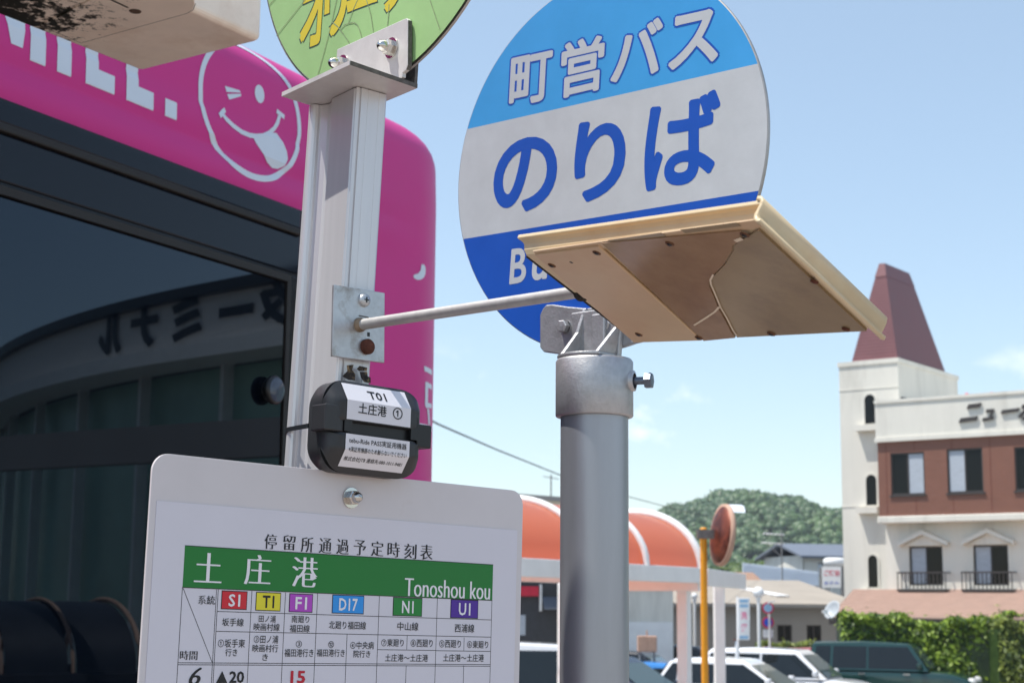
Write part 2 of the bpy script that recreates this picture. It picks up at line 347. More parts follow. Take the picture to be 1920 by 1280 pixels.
def mesh_np(name, v, f, m, kind=None, parent=None, smooth=False):
    off = np.array(parent.location) if parent else 0
    me = bpy.data.meshes.new(name); v = np.asarray(v, dtype=np.float32) - off; f = np.asarray(f, dtype=np.int32)
    me.vertices.add(len(v)); me.vertices.foreach_set('co', v.astype(np.float32).ravel())
    k = f.shape[1]; me.loops.add(f.size); me.loops.foreach_set('vertex_index', f.ravel())
    me.polygons.add(len(f)); me.polygons.foreach_set('loop_start', np.arange(0, f.size, k, dtype=np.int32)); me.polygons.foreach_set('loop_total', np.full(len(f), k, dtype=np.int32))
    if smooth: me.polygons.foreach_set('use_smooth', np.ones(len(f), dtype=bool))
    me.materials.append(m); me.update(calc_edges=True); me.validate()
    o = bpy.data.objects.new(name, me); COL.objects.link(o); o.parent = parent
    if kind: o['kind'] = kind
    return o
def leaf_quads(cen, nrm, size, jitter=.8):
    n = len(cen); nr = nrm + rng.normal(0, jitter, (n, 3)); nr /= np.linalg.norm(nr, axis=1)[:, None] + 1e-9
    t = np.cross(nr, rng.normal(0, 1, (n, 3))); t /= np.linalg.norm(t, axis=1)[:, None] + 1e-9; b = np.cross(nr, t)
    s = size * rng.uniform(.6, 1.3, (n, 1))
    v = np.stack([cen - t * s, cen - b * s * .5, cen + t * s, cen + b * s * .5], 1).reshape(-1, 3)
    return v, np.arange(n * 4).reshape(-1, 4)
def crowns(spots, leaves, lsize, sq=.85):
    vs = []; fs = []; nb = 0; lc = []; ln = []
    for (x, y, z, r) in spots:
        v = ICV * r * np.array([1, 1, sq]) * (1 + rng.normal(0, .12, (len(ICV), 1))) * .84 + np.array([x, y, z])
        # a hull of two triangles merged as degenerate quads keeps one array
        f4 = np.c_[ICF, ICF[:, 2]]
        d = rng.normal(0, 1, (leaves, 3)); d[:, 2] = np.abs(d[:, 2]) * 1.1 - .35; d /= np.linalg.norm(d, axis=1)[:, None]
        lc.append(np.array([x, y, z]) + d * r * np.array([1, 1, sq]) * rng.uniform(.82, 1.12, (leaves, 1))); ln.append(d)
        vs.append(v); fs.append(ICF + nb); nb += len(ICV)
    lv, lf = leaf_quads(np.concatenate(lc), np.concatenate(ln), lsize)
    V3 = np.concatenate(vs + [lv]); F3 = np.concatenate(fs + [lf[:, [0, 1, 2]] + nb, lf[:, [0, 2, 3]] + nb])
    return V3, F3
sp = []
for _ in range(5200):
    x = rng.uniform(10, 190); y = rng.uniform(510, 655); z = hill_h(x, y)
    if z < 1.0: continue
    sp.append((x, y, z - .9, rng.choice([1.2, 1.7, 2.3, 3.0]) * rng.uniform(.8, 1.15)))
v3, f3 = crowns(sp, 18, .6)
fo = mesh_np('forest', v3, f3, M['forest'], 'stuff'); tag(fo, 'dense green forest covering the rounded hill behind the town', 'forest')
sp = []
for _ in range(120):
    px = rng.uniform(1040, 1590); d = rng.uniform(250, 330); b = P(px, 1130, d)
    top = 1.6 + d * (1130 - (1045 + 20 * math.sin(px * .02) + rng.uniform(-14, 18) + (15 if px > 1400 else 0))) / 3000
    r = rng.uniform(2.0, 3.6); sp.append((b.x, b.y, top - r, r)); sp.append((b.x + rng.uniform(-2, 2), b.y - 2, top - r * 2.4, r * 1.2)); sp.append((b.x, b.y - 3, top - r * 4, r * 1.4))
v3, f3 = crowns(sp, 50, .6)
fo = mesh_np('woodland', v3, f3, M['nearwood'], 'stuff'); tag(fo, 'band of yellow-green trees at the foot of the hill', 'woodland')

# ------------------------------------------------------------------ generic wall with openings (local X,Z at plane Y=c, thickness inward)
def holed_wall(mb, x0, x1, z0, z1, c, holes, depth=.15):
    xs = sorted({x0, x1, *[h[0] for h in holes], *[h[1] for h in holes]}); zs = sorted({z0, z1, *[h[2] for h in holes], *[h[3] for h in holes]})
    xs = [x for x in xs if x0 <= x <= x1]; zs = [z for z in zs if z0 <= z <= z1]
    for a, b in zip(xs, xs[1:]):
        for e, f in zip(zs, zs[1:]):
            if any(h[0] <= (a + b) / 2 <= h[1] and h[2] <= (e + f) / 2 <= h[3] for h in holes): continue
            mb.add([(a, c, e), (b, c, e), (b, c, f), (a, c, f)], [(0, 1, 2, 3)])
    for a, b, e, f in holes:
        mb.add([(a, c, e), (b, c, e), (b, c, f), (a, c, f), (a, c + depth, e), (b, c + depth, e), (b, c + depth, f), (a, c + depth, f)],
               [(0, 4, 5, 1), (1, 5, 6, 2), (2, 6, 7, 3), (3, 7, 4, 0), (4, 7, 6, 5)])
def frame_rect(mb, x0, x1, z0, z1, c, w=.06, d=.06, mull=True):
    mb.box(x0, x1, c - d, c, z0, z0 + w); mb.box(x0, x1, c - d, c, z1 - w, z1)
    mb.box(x0, x0 + w, c - d, c, z0 + w, z1 - w); mb.box(x1 - w, x1, c - d, c, z0 + w, z1 - w)
    if mull: mb.box((x0 + x1) / 2 - w / 2, (x0 + x1) / 2 + w / 2, c - d * .8, c - .01, z0 + w, z1 - w)

# ------------------------------------------------------------------ hotel
HX = azv(127); HY = azv(37)
HT = P(1683, 672, 53); HG = -1.25
HO = V((HT.x, HT.y, HG))
HM = Matrix((HX, HY, ZA)).transposed().to_4x4(); HM.translation = HO
HI = HM.inverted()
def hp(x, y, c):
    q = HI @ onpl(x, y, HO + HY * c, HY); return q.x, q.z
def hbox(x0, y0, x1, y1, c):
    a = hp(x0, (y0), c); b = hp(x1, y1, c); return a[0], b[0], b[1], a[1]
hotel = thing('hotel_building', 'cream hotel with brown upper storey, square tower and maroon spire roof', 'building', HO)
CF = -1.0; CB = -1.45
tx0 = hp(1578, 900, 0)[0]; tz = HT.z - HG; ty1 = 5.2
bx0 = hp(1647, 900, CB)[0]; bx1 = bx0 + 16; bz = hp(1700, 749, CB)[1]
bt = hp(1660, 825, CB)[1]; bb_ = hp(1660, 969, CB)[1]
t = MB(HM); t.box(tx0, 0, 0, ty1, 0, tz); t.box(tx0 - .04, .04, -.04, ty1 + .04, tz - .12, tz + .03)
t.box(tx0 - .015, .01, -.015, .02, tz - .95, tz - .9); t.box(tx0 - .015, .01, -.015, .02, 6.1, 6.14); t.box(tx0 - .015, .01, -.015, .02, 3.1, 3.14)
tower = t.build('tower', M['hotel'], hotel)
# main block: lower walls, brown storey, parapet
wins = []
for q in ((1669.3, 849.4, 1735, 926), (1774.6, 842, 1844.8, 921.7), (1901, 838, 1976, 917)): wins.append(hbox(*q, CB))
for k in (1, 2): wins.append((wins[2][0] + 2.4 * k, wins[2][1] + 2.4 * k, wins[2][2], wins[2][3]))
low = []
for q in ((1703.7, 1024, 1769, 1096.5), (1823.7, 1021.5, 1892.5, 1096.5)): low.append(hbox(*q, CF))
for k in (1, 2): low.append((low[1][0] + 2.7 * k, low[1][1] + 2.7 * k, low[1][2], low[1][3]))
b = MB(HM); holed_wall(b, bx0, bx1, 0, bb_ + .05, CF, low, .16); b.box(bx0, bx1, CF + .2, 11, 0, bb_ + .05)
b.build('wall', M['hotel'], hotel)
b = MB(HM); holed_wall(b, bx0, bx1, bb_, bt, CB, wins, .12)
b.add([(bx0, CB, bb_), (bx0, CB + .4, bb_), (bx0, CB + .4, bt), (bx0, CB, bt)], [(0, 1, 2, 3)]); b.box(bx0, bx1, CB + .2, 11.02, bb_ + .1, bt - .01)
b.build('brown_storey', M['brown'], hotel)
b = MB(HM)
for x in [bx0 + .28, bx0 + 1.25] + [bx0 + 1.25 + 1.22 * k for k in range(1, 12)]:
    b.box(x - .012, x + .012, CB - .006, CB + .01, bb_ + .02, bt - .02) if not any(a - .05 < x < c + .05 for a, c, *_ in wins) else (b.box(x - .012, x + .012, CB - .006, CB + .01, bb_ + .02, wins[0][2] - .12), b.box(x - .012, x + .012, CB - .006, CB + .01, wins[0][3] + .05, bt - .02))
b.build('cladding_joints', mat('cladding_joint', S(112, 62, 50), .7), hotel, kind='stuff')
b = MB(HM); b.box(bx0 - .03, bx1, CB - .05, 11.05, bt, bz); b.box(bx0 - .06, bx1, CB - .1, CB + .3, bt - .06, bt + .07); b.box(bx0 - .05, bx1, CB - .09, 11.1, bz - .07, bz + .03)
b.build('parapet', M['hotel'], hotel)
b = MB(HM); b.box(bx0 - .04, bx1, CB - .1, CF + .05, bb_ - .2, bb_ + .02); b.build('cornice', M['hotel'], hotel, bevel=.03)
def hwin(x0, x1, z0, z1, c, dep, cl, darkside, sill=True):
    f = MB(HM); frame_rect(f, x0, x1, z0, z1, c + dep - .02, .05, .07)
    if sill: f.box(x0 - .05, x1 + .05, c - .05, c + .03, z0 - .06, z0 - .004)
    o = f.build('window', M['winframe'], hotel)
    xm = (x0 + x1) / 2
    for i, (a, e) in enumerate(((x0 + .05, xm - .025), (xm + .025, x1 - .05))):
        p = MB(HM); p.box(a, e, c + dep - .06, c + dep - .05, z0 + .05, z1 - .05)
        p.build('pane', M['winglass'] if i == darkside else M['curtain'], o)
    return o
for i, q in enumerate(wins): hwin(*q, CB, .12, 0, (0, 1, 0, 1, 0)[i])
for i, q in enumerate(low):
    hwin(*q, CF, .16, 0, 1, False)
    x0, x1, z0, z1 = q; xm = (x0 + x1) / 2; e = .3
    p = MB(HM)
    for s in (-1, 1):
        p.prism([(xm, CF - .26, z1 + .5), (xm + s * (x1 - x0 + .55) / 2, CF - .26, z1 + .12), (xm + s * (x1 - x0 + .55) / 2, CF - .26, z1 + .0), (xm, CF - .26, z1 + .36)], (0, .26, 0))
    p.prism([(x0 - .12, CF - .1, z1 + .02), (x1 + .12, CF - .1, z1 + .02), (xm, CF - .1, z1 + .35)], (0, .1, 0))
    p.build('pediment', M['hotel'], hotel)
    r = MB(HM); rx0, rx1 = x0 - .25, x1 + .25; rz = z0 - .12
    r.box(rx0, rx1, CF - .42, CF, rz - .08, rz); r.box(rx0, rx1, CF - .42, CF - .37, rz + .48, rz + .53)
    for xx in (rx0, rx1 - .04): r.box(xx, xx + .04, CF - .37, CF, rz + .485, rz + .525)
    n = 12
    for k in range(n + 1):
        xx = rx0 + .02 + (rx1 - rx0 - .04) * k / n; r.box(xx - .012, xx + .012, CF - .405, CF - .38, rz, rz + .485)
    r.build('balcony_rail', M['winframe'], hotel)
# arched stair windows on the tower
for (x0, y0, x1, y1, sy) in ((1621, 740, 1642, 793, 797), (1624, 890, 1645, 948, 951), (1628, 1040, 1647, 1100, 1106)):
    a = hbox(x0, y0, x1, y1, 0); cx = (a[0] + a[1]) / 2; rr = (a[1] - a[0]) / 2
    def archpts(rad, c, zb): return [(cx - rad, c, zb)] + [(px_, c, pz_) for px_, pz_ in arc(cx, a[3] - rr, rad, rad, 180, 0, 10)] + [(cx + rad, c, zb)]
    f = MB(HM); po = archpts(rr + .07, -.03, a[2]); pi = archpts(rr, -.03, a[2]); n = len(po)
    f.add(po + pi, [(i, i + 1, n + i + 1, n + i) for i in range(n - 1)]); f.add(po + [(x, 0, z) for x, y, z in po], [(i, i + 1, n + i + 1, n + i) for i in range(n - 1)])
    o = f.build('window', M['hotel'], hotel)
    p = MB(HM); p.prism(archpts(rr, -.012, a[2]), (0, .01, 0)); p.build('pane', M['winglass'], o)
    s = MB(HM); zz = hp(1630, sy, 0)[1]; s.box(a[0] - .28, a[1] + .12, -.3, 0, zz - .2, zz); s.build('sill', M['hotel'], o)
a = HI @ onpl(1689, 744, HT, HX); e = HI @ onpl(1705, 760, HT, HX)
f = MB(HM); f.box(0, .05, a.y, e.y, e.z, a.z); o = f.build('window', M['winframe'], hotel)
f = MB(HM); f.box(.05, .056, a.y + .08, e.y - .08, e.z + .06, a.z - .06); f.build('pane', M['winglass'], o)
# spire roof
s = MB(HM); base = [(tx0 + .42, .12), (-.06, .12), (-.06, ty1 - .95), (tx0 + .42, ty1 - .95)]
cxm = (base[0][0] + base[1][0]) / 2
def hd(px, py, yy): return hp(px, py, yy)
r0 = hd(1653, 496, 1.0); r1z = r0[1]
top = [(cxm - .1, .95), (cxm + .1, .95), (cxm + .1, 3.05), (cxm - .1, 3.05)]
def lerp(q, k): return [((1 - k) * q0[0] + k * t0[0], (1 - k) * q0[1] + k * t0[1], tz + .03 + k * (r1z - tz)) for q0, t0 in zip(base, top)]
lv = [lerp(None or base, 0), lerp(base, .86), lerp(base, 1)]
s.add(lv[0] + lv[1], [(i, (i + 1) % 4, 4 + (i + 1) % 4, 4 + i) for i in range(4)])
grow = [((x - cxm) * 1.06 + cxm, (y - 2) * 1.02 + 2, z) for x, y, z in lv[1]]
sp_ = s.build('spire_roof', M['tileroof'], hotel)
s = MB(HM); s.add(grow + lv[2], [(i, (i + 1) % 4, 4 + (i + 1) % 4, 4 + i) for i in range(4)] + [(4, 5, 6, 7), (3, 2, 1, 0)]); s.build('ridge_cap', M['tileroof'], sp_)
s = MB(HM)
for k in range(1, 26):
    q = lerp(base, k * .86 / 26); q2 = [((x - cxm) * 1.012 + cxm + 0, (y - 2) * 1.004 + 2, z) for x, y, z in q]
    s.add(q2 + [(x, y, z + .03) for x, y, z in q2], [(i, (i + 1) % 4, 4 + (i + 1) % 4, 4 + i) for i in range(4)])
s.build('roof_seam', M['tileroof'], sp_)
# awning roof with tile courses
ez = hp(1700, 1158, -4.0)[1]; az_ = hp(1700, 1104, CF)[1]
aw = MB(HM); ax0 = hp(1563, 1156, -3.6)[0]; ah = hp(1624, 1106, -.05)[0]; n = 18
for k in range(n):
    t0, t1 = k / n, (k + 1) / n
    f_ = lambda t, l: ((ah + (ax0 - ah) * t), CF + .02 + (-3.9 - CF) * t, az_ + (ez - az_) * t + l)
    x0, y0, z0 = f_(t0, 0); x1, y1, z1 = f_(t1, .035)
    aw.add([(x0, y0, z0), (bx1, y0, z0), (bx1, y1, z1), (x1, y1, z1), (x1, y1, z1 - .05), (bx1, y1, z1 - .05)], [(0, 1, 2, 3), (3, 2, 5, 4)])
    # left hip slope
    aw.add([(x0, y0, z0), (x1, y1, z1), (x1, CF + 1, z1), (x0, CF + 1, z0)], [(0, 1, 2, 3)])
a_o = aw.build('awning_roof', M['awning'], hotel)
e_ = MB(HM); e_.box(ax0, bx1, -3.93, -3.8, ez - .22, ez - .03); e_.box(ax0 + .3, bx1, -3.6, CF - .01, ez - .3, ez - .22); e_.build('gutter', M['winframe'], a_o)
e_ = MB(HM); e_.box(ax0 + .6, bx1, -2.9, CF - .02, 0, ez - .3); e_.build('ground_floor_front', M['shopdark'], hotel)
# roof letters
for ch, q in (('ニ', ((1813, 758), (1842, 754), (1829, 788), (1797, 792))), ('ュ', ((1847, 767), (1867, 765), (1861, 786), (1841, 789))), ('ー', ((1879, 768), (1911, 764), (1907, 771), (1876, 775))), ('ポ', ((1918, 748), (1955, 743), (1943, 784), (1905, 789)))):
    mb = MB(); p4 = [HM @ V((hp(x, y, CB - .12)[0], CB - .12, hp(x, y, CB - .12)[1])) for x, y in q]
    gm = glyph(ch, .035, 3); fit(mb, gm, *p4)
    n = len(mb.v); back = [p + HY * .07 for p in mb.v]; ed = {}
    for fc in mb.f:
        for i in range(len(fc)):
            k = (fc[i], fc[(i + 1) % len(fc)]); ed[k] = 1
    side = [(a, c) for a, c in ed if (c, a) not in ed]
    fl = list(mb.f); mb.v += back
    mb.f += [[a, c, c + n, a + n] for a, c in side]; mb.sm += [False] * len(side)
    mb.build('roof_letter', M['winframe'], hotel)
for px, py in ((1813, 742), (1860, 740), (1905, 738), (1950, 736)):
    x, z = hp(px, py, CB + .1); l = MB(HM); l.lathe((x, CB + .1, bz), (0, 0, 1), [(.02, 0), (.02, z - bz - .06), (.07, z - bz - .05), (.09, z - bz), (.06, z - bz + .08), (0, z - bz + .1)], 10)
    l.build('parapet_lamp', M['redprint'], hotel)

# ------------------------------------------------------------------ distant buildings
def building(name, label, px0, px1, d, ztop, depth, rot, wallm, roofm=None, roof=None, cat='building', zb=-1.25, y0=None):
    """box building whose camera-side face spans px0..px1 at distance d, turned by rot degrees"""
    A = P(px0, 1130, d); B = P(px1, 1130, d * (1 + math.sin(math.radians(rot)) * .0))
    A = V((A.x, A.y, zb)); X = azv(90 + rot); 
    # length so that far corner reaches px1
    n = V((X.y, -X.x, 0)); Bq = onpl(px1, 1130, A, n); ln = (Bq - A).dot(X)
    Mx = Matrix((X, V((-X.y, X.x, 0)), ZA)).transposed().to_4x4(); Mx.translation = A
    th = thing(name, label, cat, A)
    return th, Mx, ln
def zpx(py, d): return 1.6 + d * (1130 - py) / 3000
# long grey warehouse with shallow roof
th, Mx, ln = building('warehouse', 'long grey warehouse with weathered pale roof and small square windows', 1244, 1600, 58, 0, 14, -6, None)
wz = zpx(1127, 58) + 1.25; rz = zpx(1083, 58) + 1.25
hs = [(k, k + .55, wz - 1.35, wz - .75) for k in (4.2, 5.3, 7.2, 8.6)] + [(12.6, 13.5, .6, 2.3), (14.3, 15.2, .6, 2.3)]
b = MB(Mx); holed_wall(b, 0, ln, 0, wz, 0, hs, .1); b.box(0, ln, .12, 15, 0, wz); b.prism([(0.01, 0, wz), (.01, 15, wz), (.01, 8, rz)], (.2, 0, 0)); b.build('wall', M['wallgrey'], th)
for q in hs[:4]:
    f = MB(Mx); frame_rect(f, q[0], q[1], q[2], q[3], .08, .04, .05); o = f.build('window', M['winframe'], th); f = MB(Mx); f.box(q[0] + .04, q[1] - .04, .07, .075, q[2] + .04, q[3] - .04); f.build('pane', M['winglass'], o)
for q in hs[4:]:
    f = MB(Mx); f.box(q[0] + .02, q[1] - .02, .02, .08, q[2], q[3] - .02); f.build('door', M['paleblue'], th)
b = MB(Mx); n = 60
for k in range(n):
    x0 = -.3 + (ln + .6) * k / n; x1 = -.3 + (ln + .6) * (k + 1) / n; xm = (x0 + x1) / 2
    for (ya, za, yb, zb_) in ((-.5, wz - .02, 8, rz + .1), (15.4, wz - .02, 8, rz + .1)):
        b.add([(x0, ya, za), (xm, ya, za + .04), (xm, yb, zb_ + .04), (x0, yb, zb_)], [(0, 1, 2, 3)]); b.add([(xm, ya, za + .04), (x1, ya, za), (x1, yb, zb_), (xm, yb, zb_ + .04)], [(0, 1, 2, 3)])
ro = b.build('roof', M['roofgrey'], th)
b = MB(Mx); xx = ln * .62; b.prism([(xx + .3, 1.6, wz + .06 + (rz - wz) * .25), (xx + .75, 1.6, wz + .06 + (rz - wz) * .25), (xx - .6, 6.0, wz + .07 + (rz - wz) * .77), (xx - .95, 6.0, wz + .07 + (rz - wz) * .77)], (0, 0, .05)); b.build('skylight', M['white'], ro)
b = MB(Mx); b.box(-.3, ln + .3, -.56, -.44, wz - .12, wz - .02); b.build('gutter', M['wallgrey'], ro)
# brown roof hall behind
th, Mx, ln = building('tiled_hall', 'low hall with brown roof between mirror pole and pale blue shed', 1150, 1420, 78, 0, 10, 0, None)
z = zpx(1092, 78) + 1.25; zr = zpx(1066, 78) + 1.25
b = MB(Mx); b.box(0, ln, 0, 8, 0, z); b.build('wall', M['hotel'], th)
b = MB(Mx); b.prism([(-.4, -.5, z), (-.4, 8.5, z), (-.4, 4, zr)], (ln + .8, 0, 0)); b.build('roof', M['brownroof'], th)
# pale blue corrugated shed
th, Mx, ln = building('corrugated_shed', 'pale blue corrugated shed rising behind the warehouse roof', 1393, 1536, 92, 0, 8, 10, None)
z0 = zpx(1051, 92) + 1.25; z1 = zpx(1070, 96) + 1.25; n = 46; b = MB(Mx)
for k in range(n):
    xa, xb = ln * k / n, ln * (k + 1) / n; xm = (xa + xb) / 2; za = z0 + (z1 - z0) * k / n; zb_ = z0 + (z1 - z0) * (k + 1) / n
    b.add([(xa, 0, 0), (xm, -.06, 0), (xm, -.06, (za + zb_) / 2), (xa, 0, za), (xb, 0, 0), (xb, 0, zb_)], [(0, 1, 2, 3), (1, 4, 5, 2)])
b.build('wall', M['paleblue'], th); b = MB(Mx); b.prism([(0, .01, 0), (ln, .01, 0), (ln, .01, z1 - .02), (0, .01, z0 - .02)], (0, 7, 0)); b.build('side_wall', M['paleblue'], th)
b = MB(Mx); zq = z0 - 1.35; b.box(0, ln, -.09, -.05, zq, zq + .06); b.build('wall_rail', M['wallgrey'], th)
# house with blue roof
th, Mx, ln = building('hillside_house', 'small house with shallow blue-grey roof beside the hotel tower', 1510, 1640, 110, 0, 8, -14, None)
z = zpx(1036, 110) + 1.25; zr = zpx(1014, 113) + 1.25; b = MB(Mx)
hs = [(1.0, 1.9, z - 1.4, z - .5), (2.9, 5.0, z - 1.9, z - .3)]
holed_wall(b, 0, ln, 0, z, 0, hs, .3); b.box(0, ln, .31, 7, 0, z); b.prism([(ln - .01, 0, z), (ln - .01, 7, z), (ln - .01, 3.5, zr)], (-.2, 0, 0)); b.build('wall', M['hotel'], th)
b = MB(Mx); b.prism([(-.5, -.6, z - .05), (-.5, 3.5, zr), (-.5, 7.6, z - .05), (-.5, 7.6, z - .2), (-.5, 3.5, zr - .15), (-.5, -.6, z - .2)], (ln + 1, 0, 0)); b.build('roof', M['blueroof'], th)
for q, m_ in zip(hs, ('paleblue', 'winglass')):
    f = MB(Mx); frame_rect(f, *q, .2, .06, .06); o = f.build('window', M['winframe'], th); f = MB(Mx); f.box(q[0] + .06, q[1] - .06, .19, .195, q[2] + .06, q[3] - .06); f.build('pane', M[m_], o)
b = MB(Mx); b.box(2.9, ln, -.7, -.62, z - 1.9, z - 1.1); b.box(2.9, ln, -.62, 0, z - 1.92, z - 1.86); b.build('balcony', M['blueroof'], th)
q = P(1566, 1100, 72); tk = thing('water_tank', 'white rounded rooftop water tank above the hanging sign', 'tank', V((q.x, q.y, -1.25)))
b = MB(); zt = zpx(1040, 72); zb_ = zpx(1056, 72); b.lathe((q.x, q.y, zb_), ZA, [(0, 0), (.5, 0), (.5, (zt - zb_) * .75), (.38, (zt - zb_) * .95), (0, zt - zb_)], 18); b.build('drum', M['white'], tk)
b = MB()
for dx, dy in ((-.35, -.3), (.35, -.3), (-.35, .3), (.35, .3)): b.tube([(q.x + dx, q.y + dy, -1.25), (q.x + dx, q.y + dy, zb_ + .02)], .05, 6)
b.build('stand', M['wallgrey'], tk)
# white notice board on posts in front of the warehouse roof
q0 = P(1542, 1100, 66); X = azv(108); nb = V((X.y, -X.x, 0))
sg = thing('hanging_sign', 'white sign board with red and blue lettering beside the hotel tower', 'sign', V((q0.x, q0.y, -1.25)))
c4 = [onpl(x, y, q0, nb) for x, y in ((1541, 1061), (1577, 1062), (1577, 1101), (1541, 1101))]
b = MB(); b.prism(c4, -nb * .12); b.build('panel', M['white'], sg)
b = MB(); fit(b, glyph('ご宿泊', .02, 2), *[onpl(x, y, q0 + nb * .01, nb) for x, y in ((1545, 1068), (1574, 1068), (1574, 1079), (1545, 1079))]); b.build('lettering', M['redprint'], sg)
b = MB(); fit(b, glyph('ホテル', .02, 2), *[onpl(x, y, q0 + nb * .01, nb) for x, y in ((1545, 1090), (1574, 1089), (1574, 1094), (1545, 1095))]); b.build('lettering', M['signblue'], sg)
b = MB()
for px in (1539, 1579): a = onpl(px, 1100, q0 - nb * .06, nb); b.tube([(a.x, a.y, -1.25), (a.x, a.y, zpx(1060, 66))], .05, 6)
b.build('post', M['wallgrey'], sg)
# white walled building, left of the warehouse
th, Mx, ln = building('white_storehouse', 'plain white walled storehouse behind the grey sign pole', 1090, 1262, 44, 0, 8, -4, None)
z = zpx(1098, 44) + 1.25; zm = zpx(1163, 44) + 1.25
b = MB(Mx); b.box(0, ln, 0, 9, zm, z); b.build('wall', M['hotel'], th); b = MB(Mx); b.box(.01, ln - .01, -.03, 8.9, 0, zm); b.build('lower_wall', M['white'], th)
b = MB(Mx); b.box(-.1, ln + .1, -.1, 9.1, z, z + .12); b.build('roof', M['wallgrey'], th)
# dark shop with red sign and a roof slab, left background
th, Mx, ln = building('shop', 'dark fronted shop with red sign under a beige roof overhang', 760, 1075, 47, 0, 10, -2, None)
z = zpx(950, 47) + 1.25
b = MB(Mx); b.box(0, ln, 0, 10, 0, z); b.build('wall', M['shopdark'], th)
zo = zpx(922, 46) + 1.25
b = MB(Mx); b.prism([(-.4, -1.0, z), (ln - .35, -1.0, z - .25), (ln - .35, -1.0, z + .12), (-.4, -1.0, z + .42)], (0, 11, 0)); b.build('roof', mat('beige_soffit', S(206, 190, 166), .7), th)
b = MB(Mx); b.prism([(-.42, -1.03, z + .4), (ln - .33, -1.03, z + .1), (ln - .33, -1.03, z + .24), (-.42, -1.03, z + .56)], (0, 11.1, 0)); b.build('roof_edge', M['wallgrey'], th)
def lp(px, py, y): q = Mx.inverted() @ onpl(px, py, Mx.translation + V(Mx.col[1][:3]) * y, V(Mx.col[1][:3])); return q.x, q.z
xq_, zq_ = lp(1033, 935, 2); b = MB(Mx); b.tube([(xq_, 2, zq_ - .3), (xq_, 2, zq_ + .75)], .025, 6); b.tube([(xq_ - .25, 2, zq_ + .7), (xq_ + .25, 2, zq_ + .62)], .015, 6); b.build('roof_aerial', M['wallgrey'], th)
x0, za = lp(930, 1098, -.2); x1, zb_ = lp(1010, 1117, -.2); b = MB(Mx); b.box(x0, x1, -.25, -.01, zb_, za); b.build('shop_sign', M['signred'], th)
x0, za = lp(1012, 1095, -.2); x1, zb_ = lp(1016, 1145, -.2); b = MB(Mx); b.box(x0, x1, -.2, -.01, zb_, za); b.build('downpipe', M['white'], th)
x0, za = lp(1019, 1130, -.6); x1, zb_ = lp(1056, 1142, -.6); b = MB(Mx); b.prism([(x0, -.9, zb_), (x1, -.9, zb_), (x1, -.02, za + .15), (x0, -.02, za + .15)], (0, 0, .04)); b.build('door_canopy', M['blueroof'], th)
x0, za = lp(965, 1152, -.05); x1, zb_ = lp(985, 1190, -.05); b = MB(Mx); b.box(x0, x1, -.05, -.01, zb_, za); b.build('window', M['curtain'], th)

# ------------------------------------------------------------------ arched bus shelter
SA = azv(31); STV = azv(-59)
def shelter(name, label, foot, n_bay, bay, ra, rh, colm, ribm, vaultm, beams, cols, zg, rr=.045):
    th = thing(name, label, 'shelter', V((foot.x, foot.y, zg)))
    ax, tr = beams
    for k in range(n_bay + 1):
        o = foot - ax * bay * k
        r = MB(); r.tube([o + tr * (ra - ra * math.cos(a_)) + ZA * (rh * math.sin(a_)) for a_ in [math.pi * i / 22 for i in range(23)]], rr if k else rr * 1.33, 8); r.build('rib', ribm, th)
        if k < n_bay:
            v = MB(); vs = []; m_ = 18
            for i in range(m_ + 1):
                a_ = math.pi * i / m_; c = tr * (ra - (ra - .02) * math.cos(a_)) + ZA * ((rh - .02) * math.sin(a_)); vs += [o + c - ax * .04, o + c - ax * (bay - .04)]
            v.add(vs, [(2 * i, 2 * i + 1, 2 * i + 3, 2 * i + 2) for i in range(m_)], True); v.build('roof_panel', vaultm, th)
    L = n_bay * bay + .1
    for s, w_ in ((-.05, 0), (2 * ra - .05, 0)):
        b = MB(); b.obox(foot + tr * s + ax * .08 - ZA * .2, -ax * (L + .1), tr * .1, ZA * .2); b.build('beam', colm, th, bevel=.01)
    b = MB(); b.obox(foot + tr * .0 + ax * .02 - ZA * .3, tr * (2 * ra), -ax * .08, ZA * .14); b.build('cross_beam', colm, th)
    b = MB(); b.obox(foot + tr * .1 - ax * L - ZA * .3, tr * (2 * ra), ax * .08, ZA * .14); b.build('cross_beam', colm, th)
    for q in cols:
        b = MB(); b.obox(V((q.x, q.y, zg)) - ax * .075 - tr * .075, ax * .15, tr * .15, ZA * (foot.z - .2 - zg)); b.build('column', colm, th, bevel=.012)
    return th
ft = P(1313, 1064, 21); zg = ground_z(21)
ex = V((P(1387, 1097, 24.6).x, P(1387, 1097, 24.6).y, ft.z))
c1 = P(1284, 1120, 21) + V((0, .1, 0)); c2 = P(1348, 1120, 22.6)
shel = shelter('bus_shelter', 'white framed shelter with orange arched translucent roof behind the sign pole', ft, 4, 1.6, .98, .74, M['white'], M['white'], M['orange'], (SA, STV),
        [c1, c1 - SA * 5.6, c1 + STV * 1.8, c1 - SA * 5.6 + STV * 1.8], zg)
dv = (ex - ft); dv.z = 0
b = MB(); b.obox(ft + SA * .1 + V((.06, 0, -.235)), dv, V((.0, .12, 0)), ZA * .23); b.build('end_beam', M['white'], shel, bevel=.01)
b = MB(); b.obox(V((c2.x - .075, c2.y - .075, zg)), (.15, 0, 0), (0, .15, 0), (0, 0, ft.z - .2 - zg)); b.build('column', M['white'], shel, bevel=.012)
b = MB(); b.obox(ft + STV * 1.9 + SA * .1 - ZA * .26, dv, V((0, .12, 0)), ZA * .2); b.build('end_beam', M['white'], shel, bevel=.01)

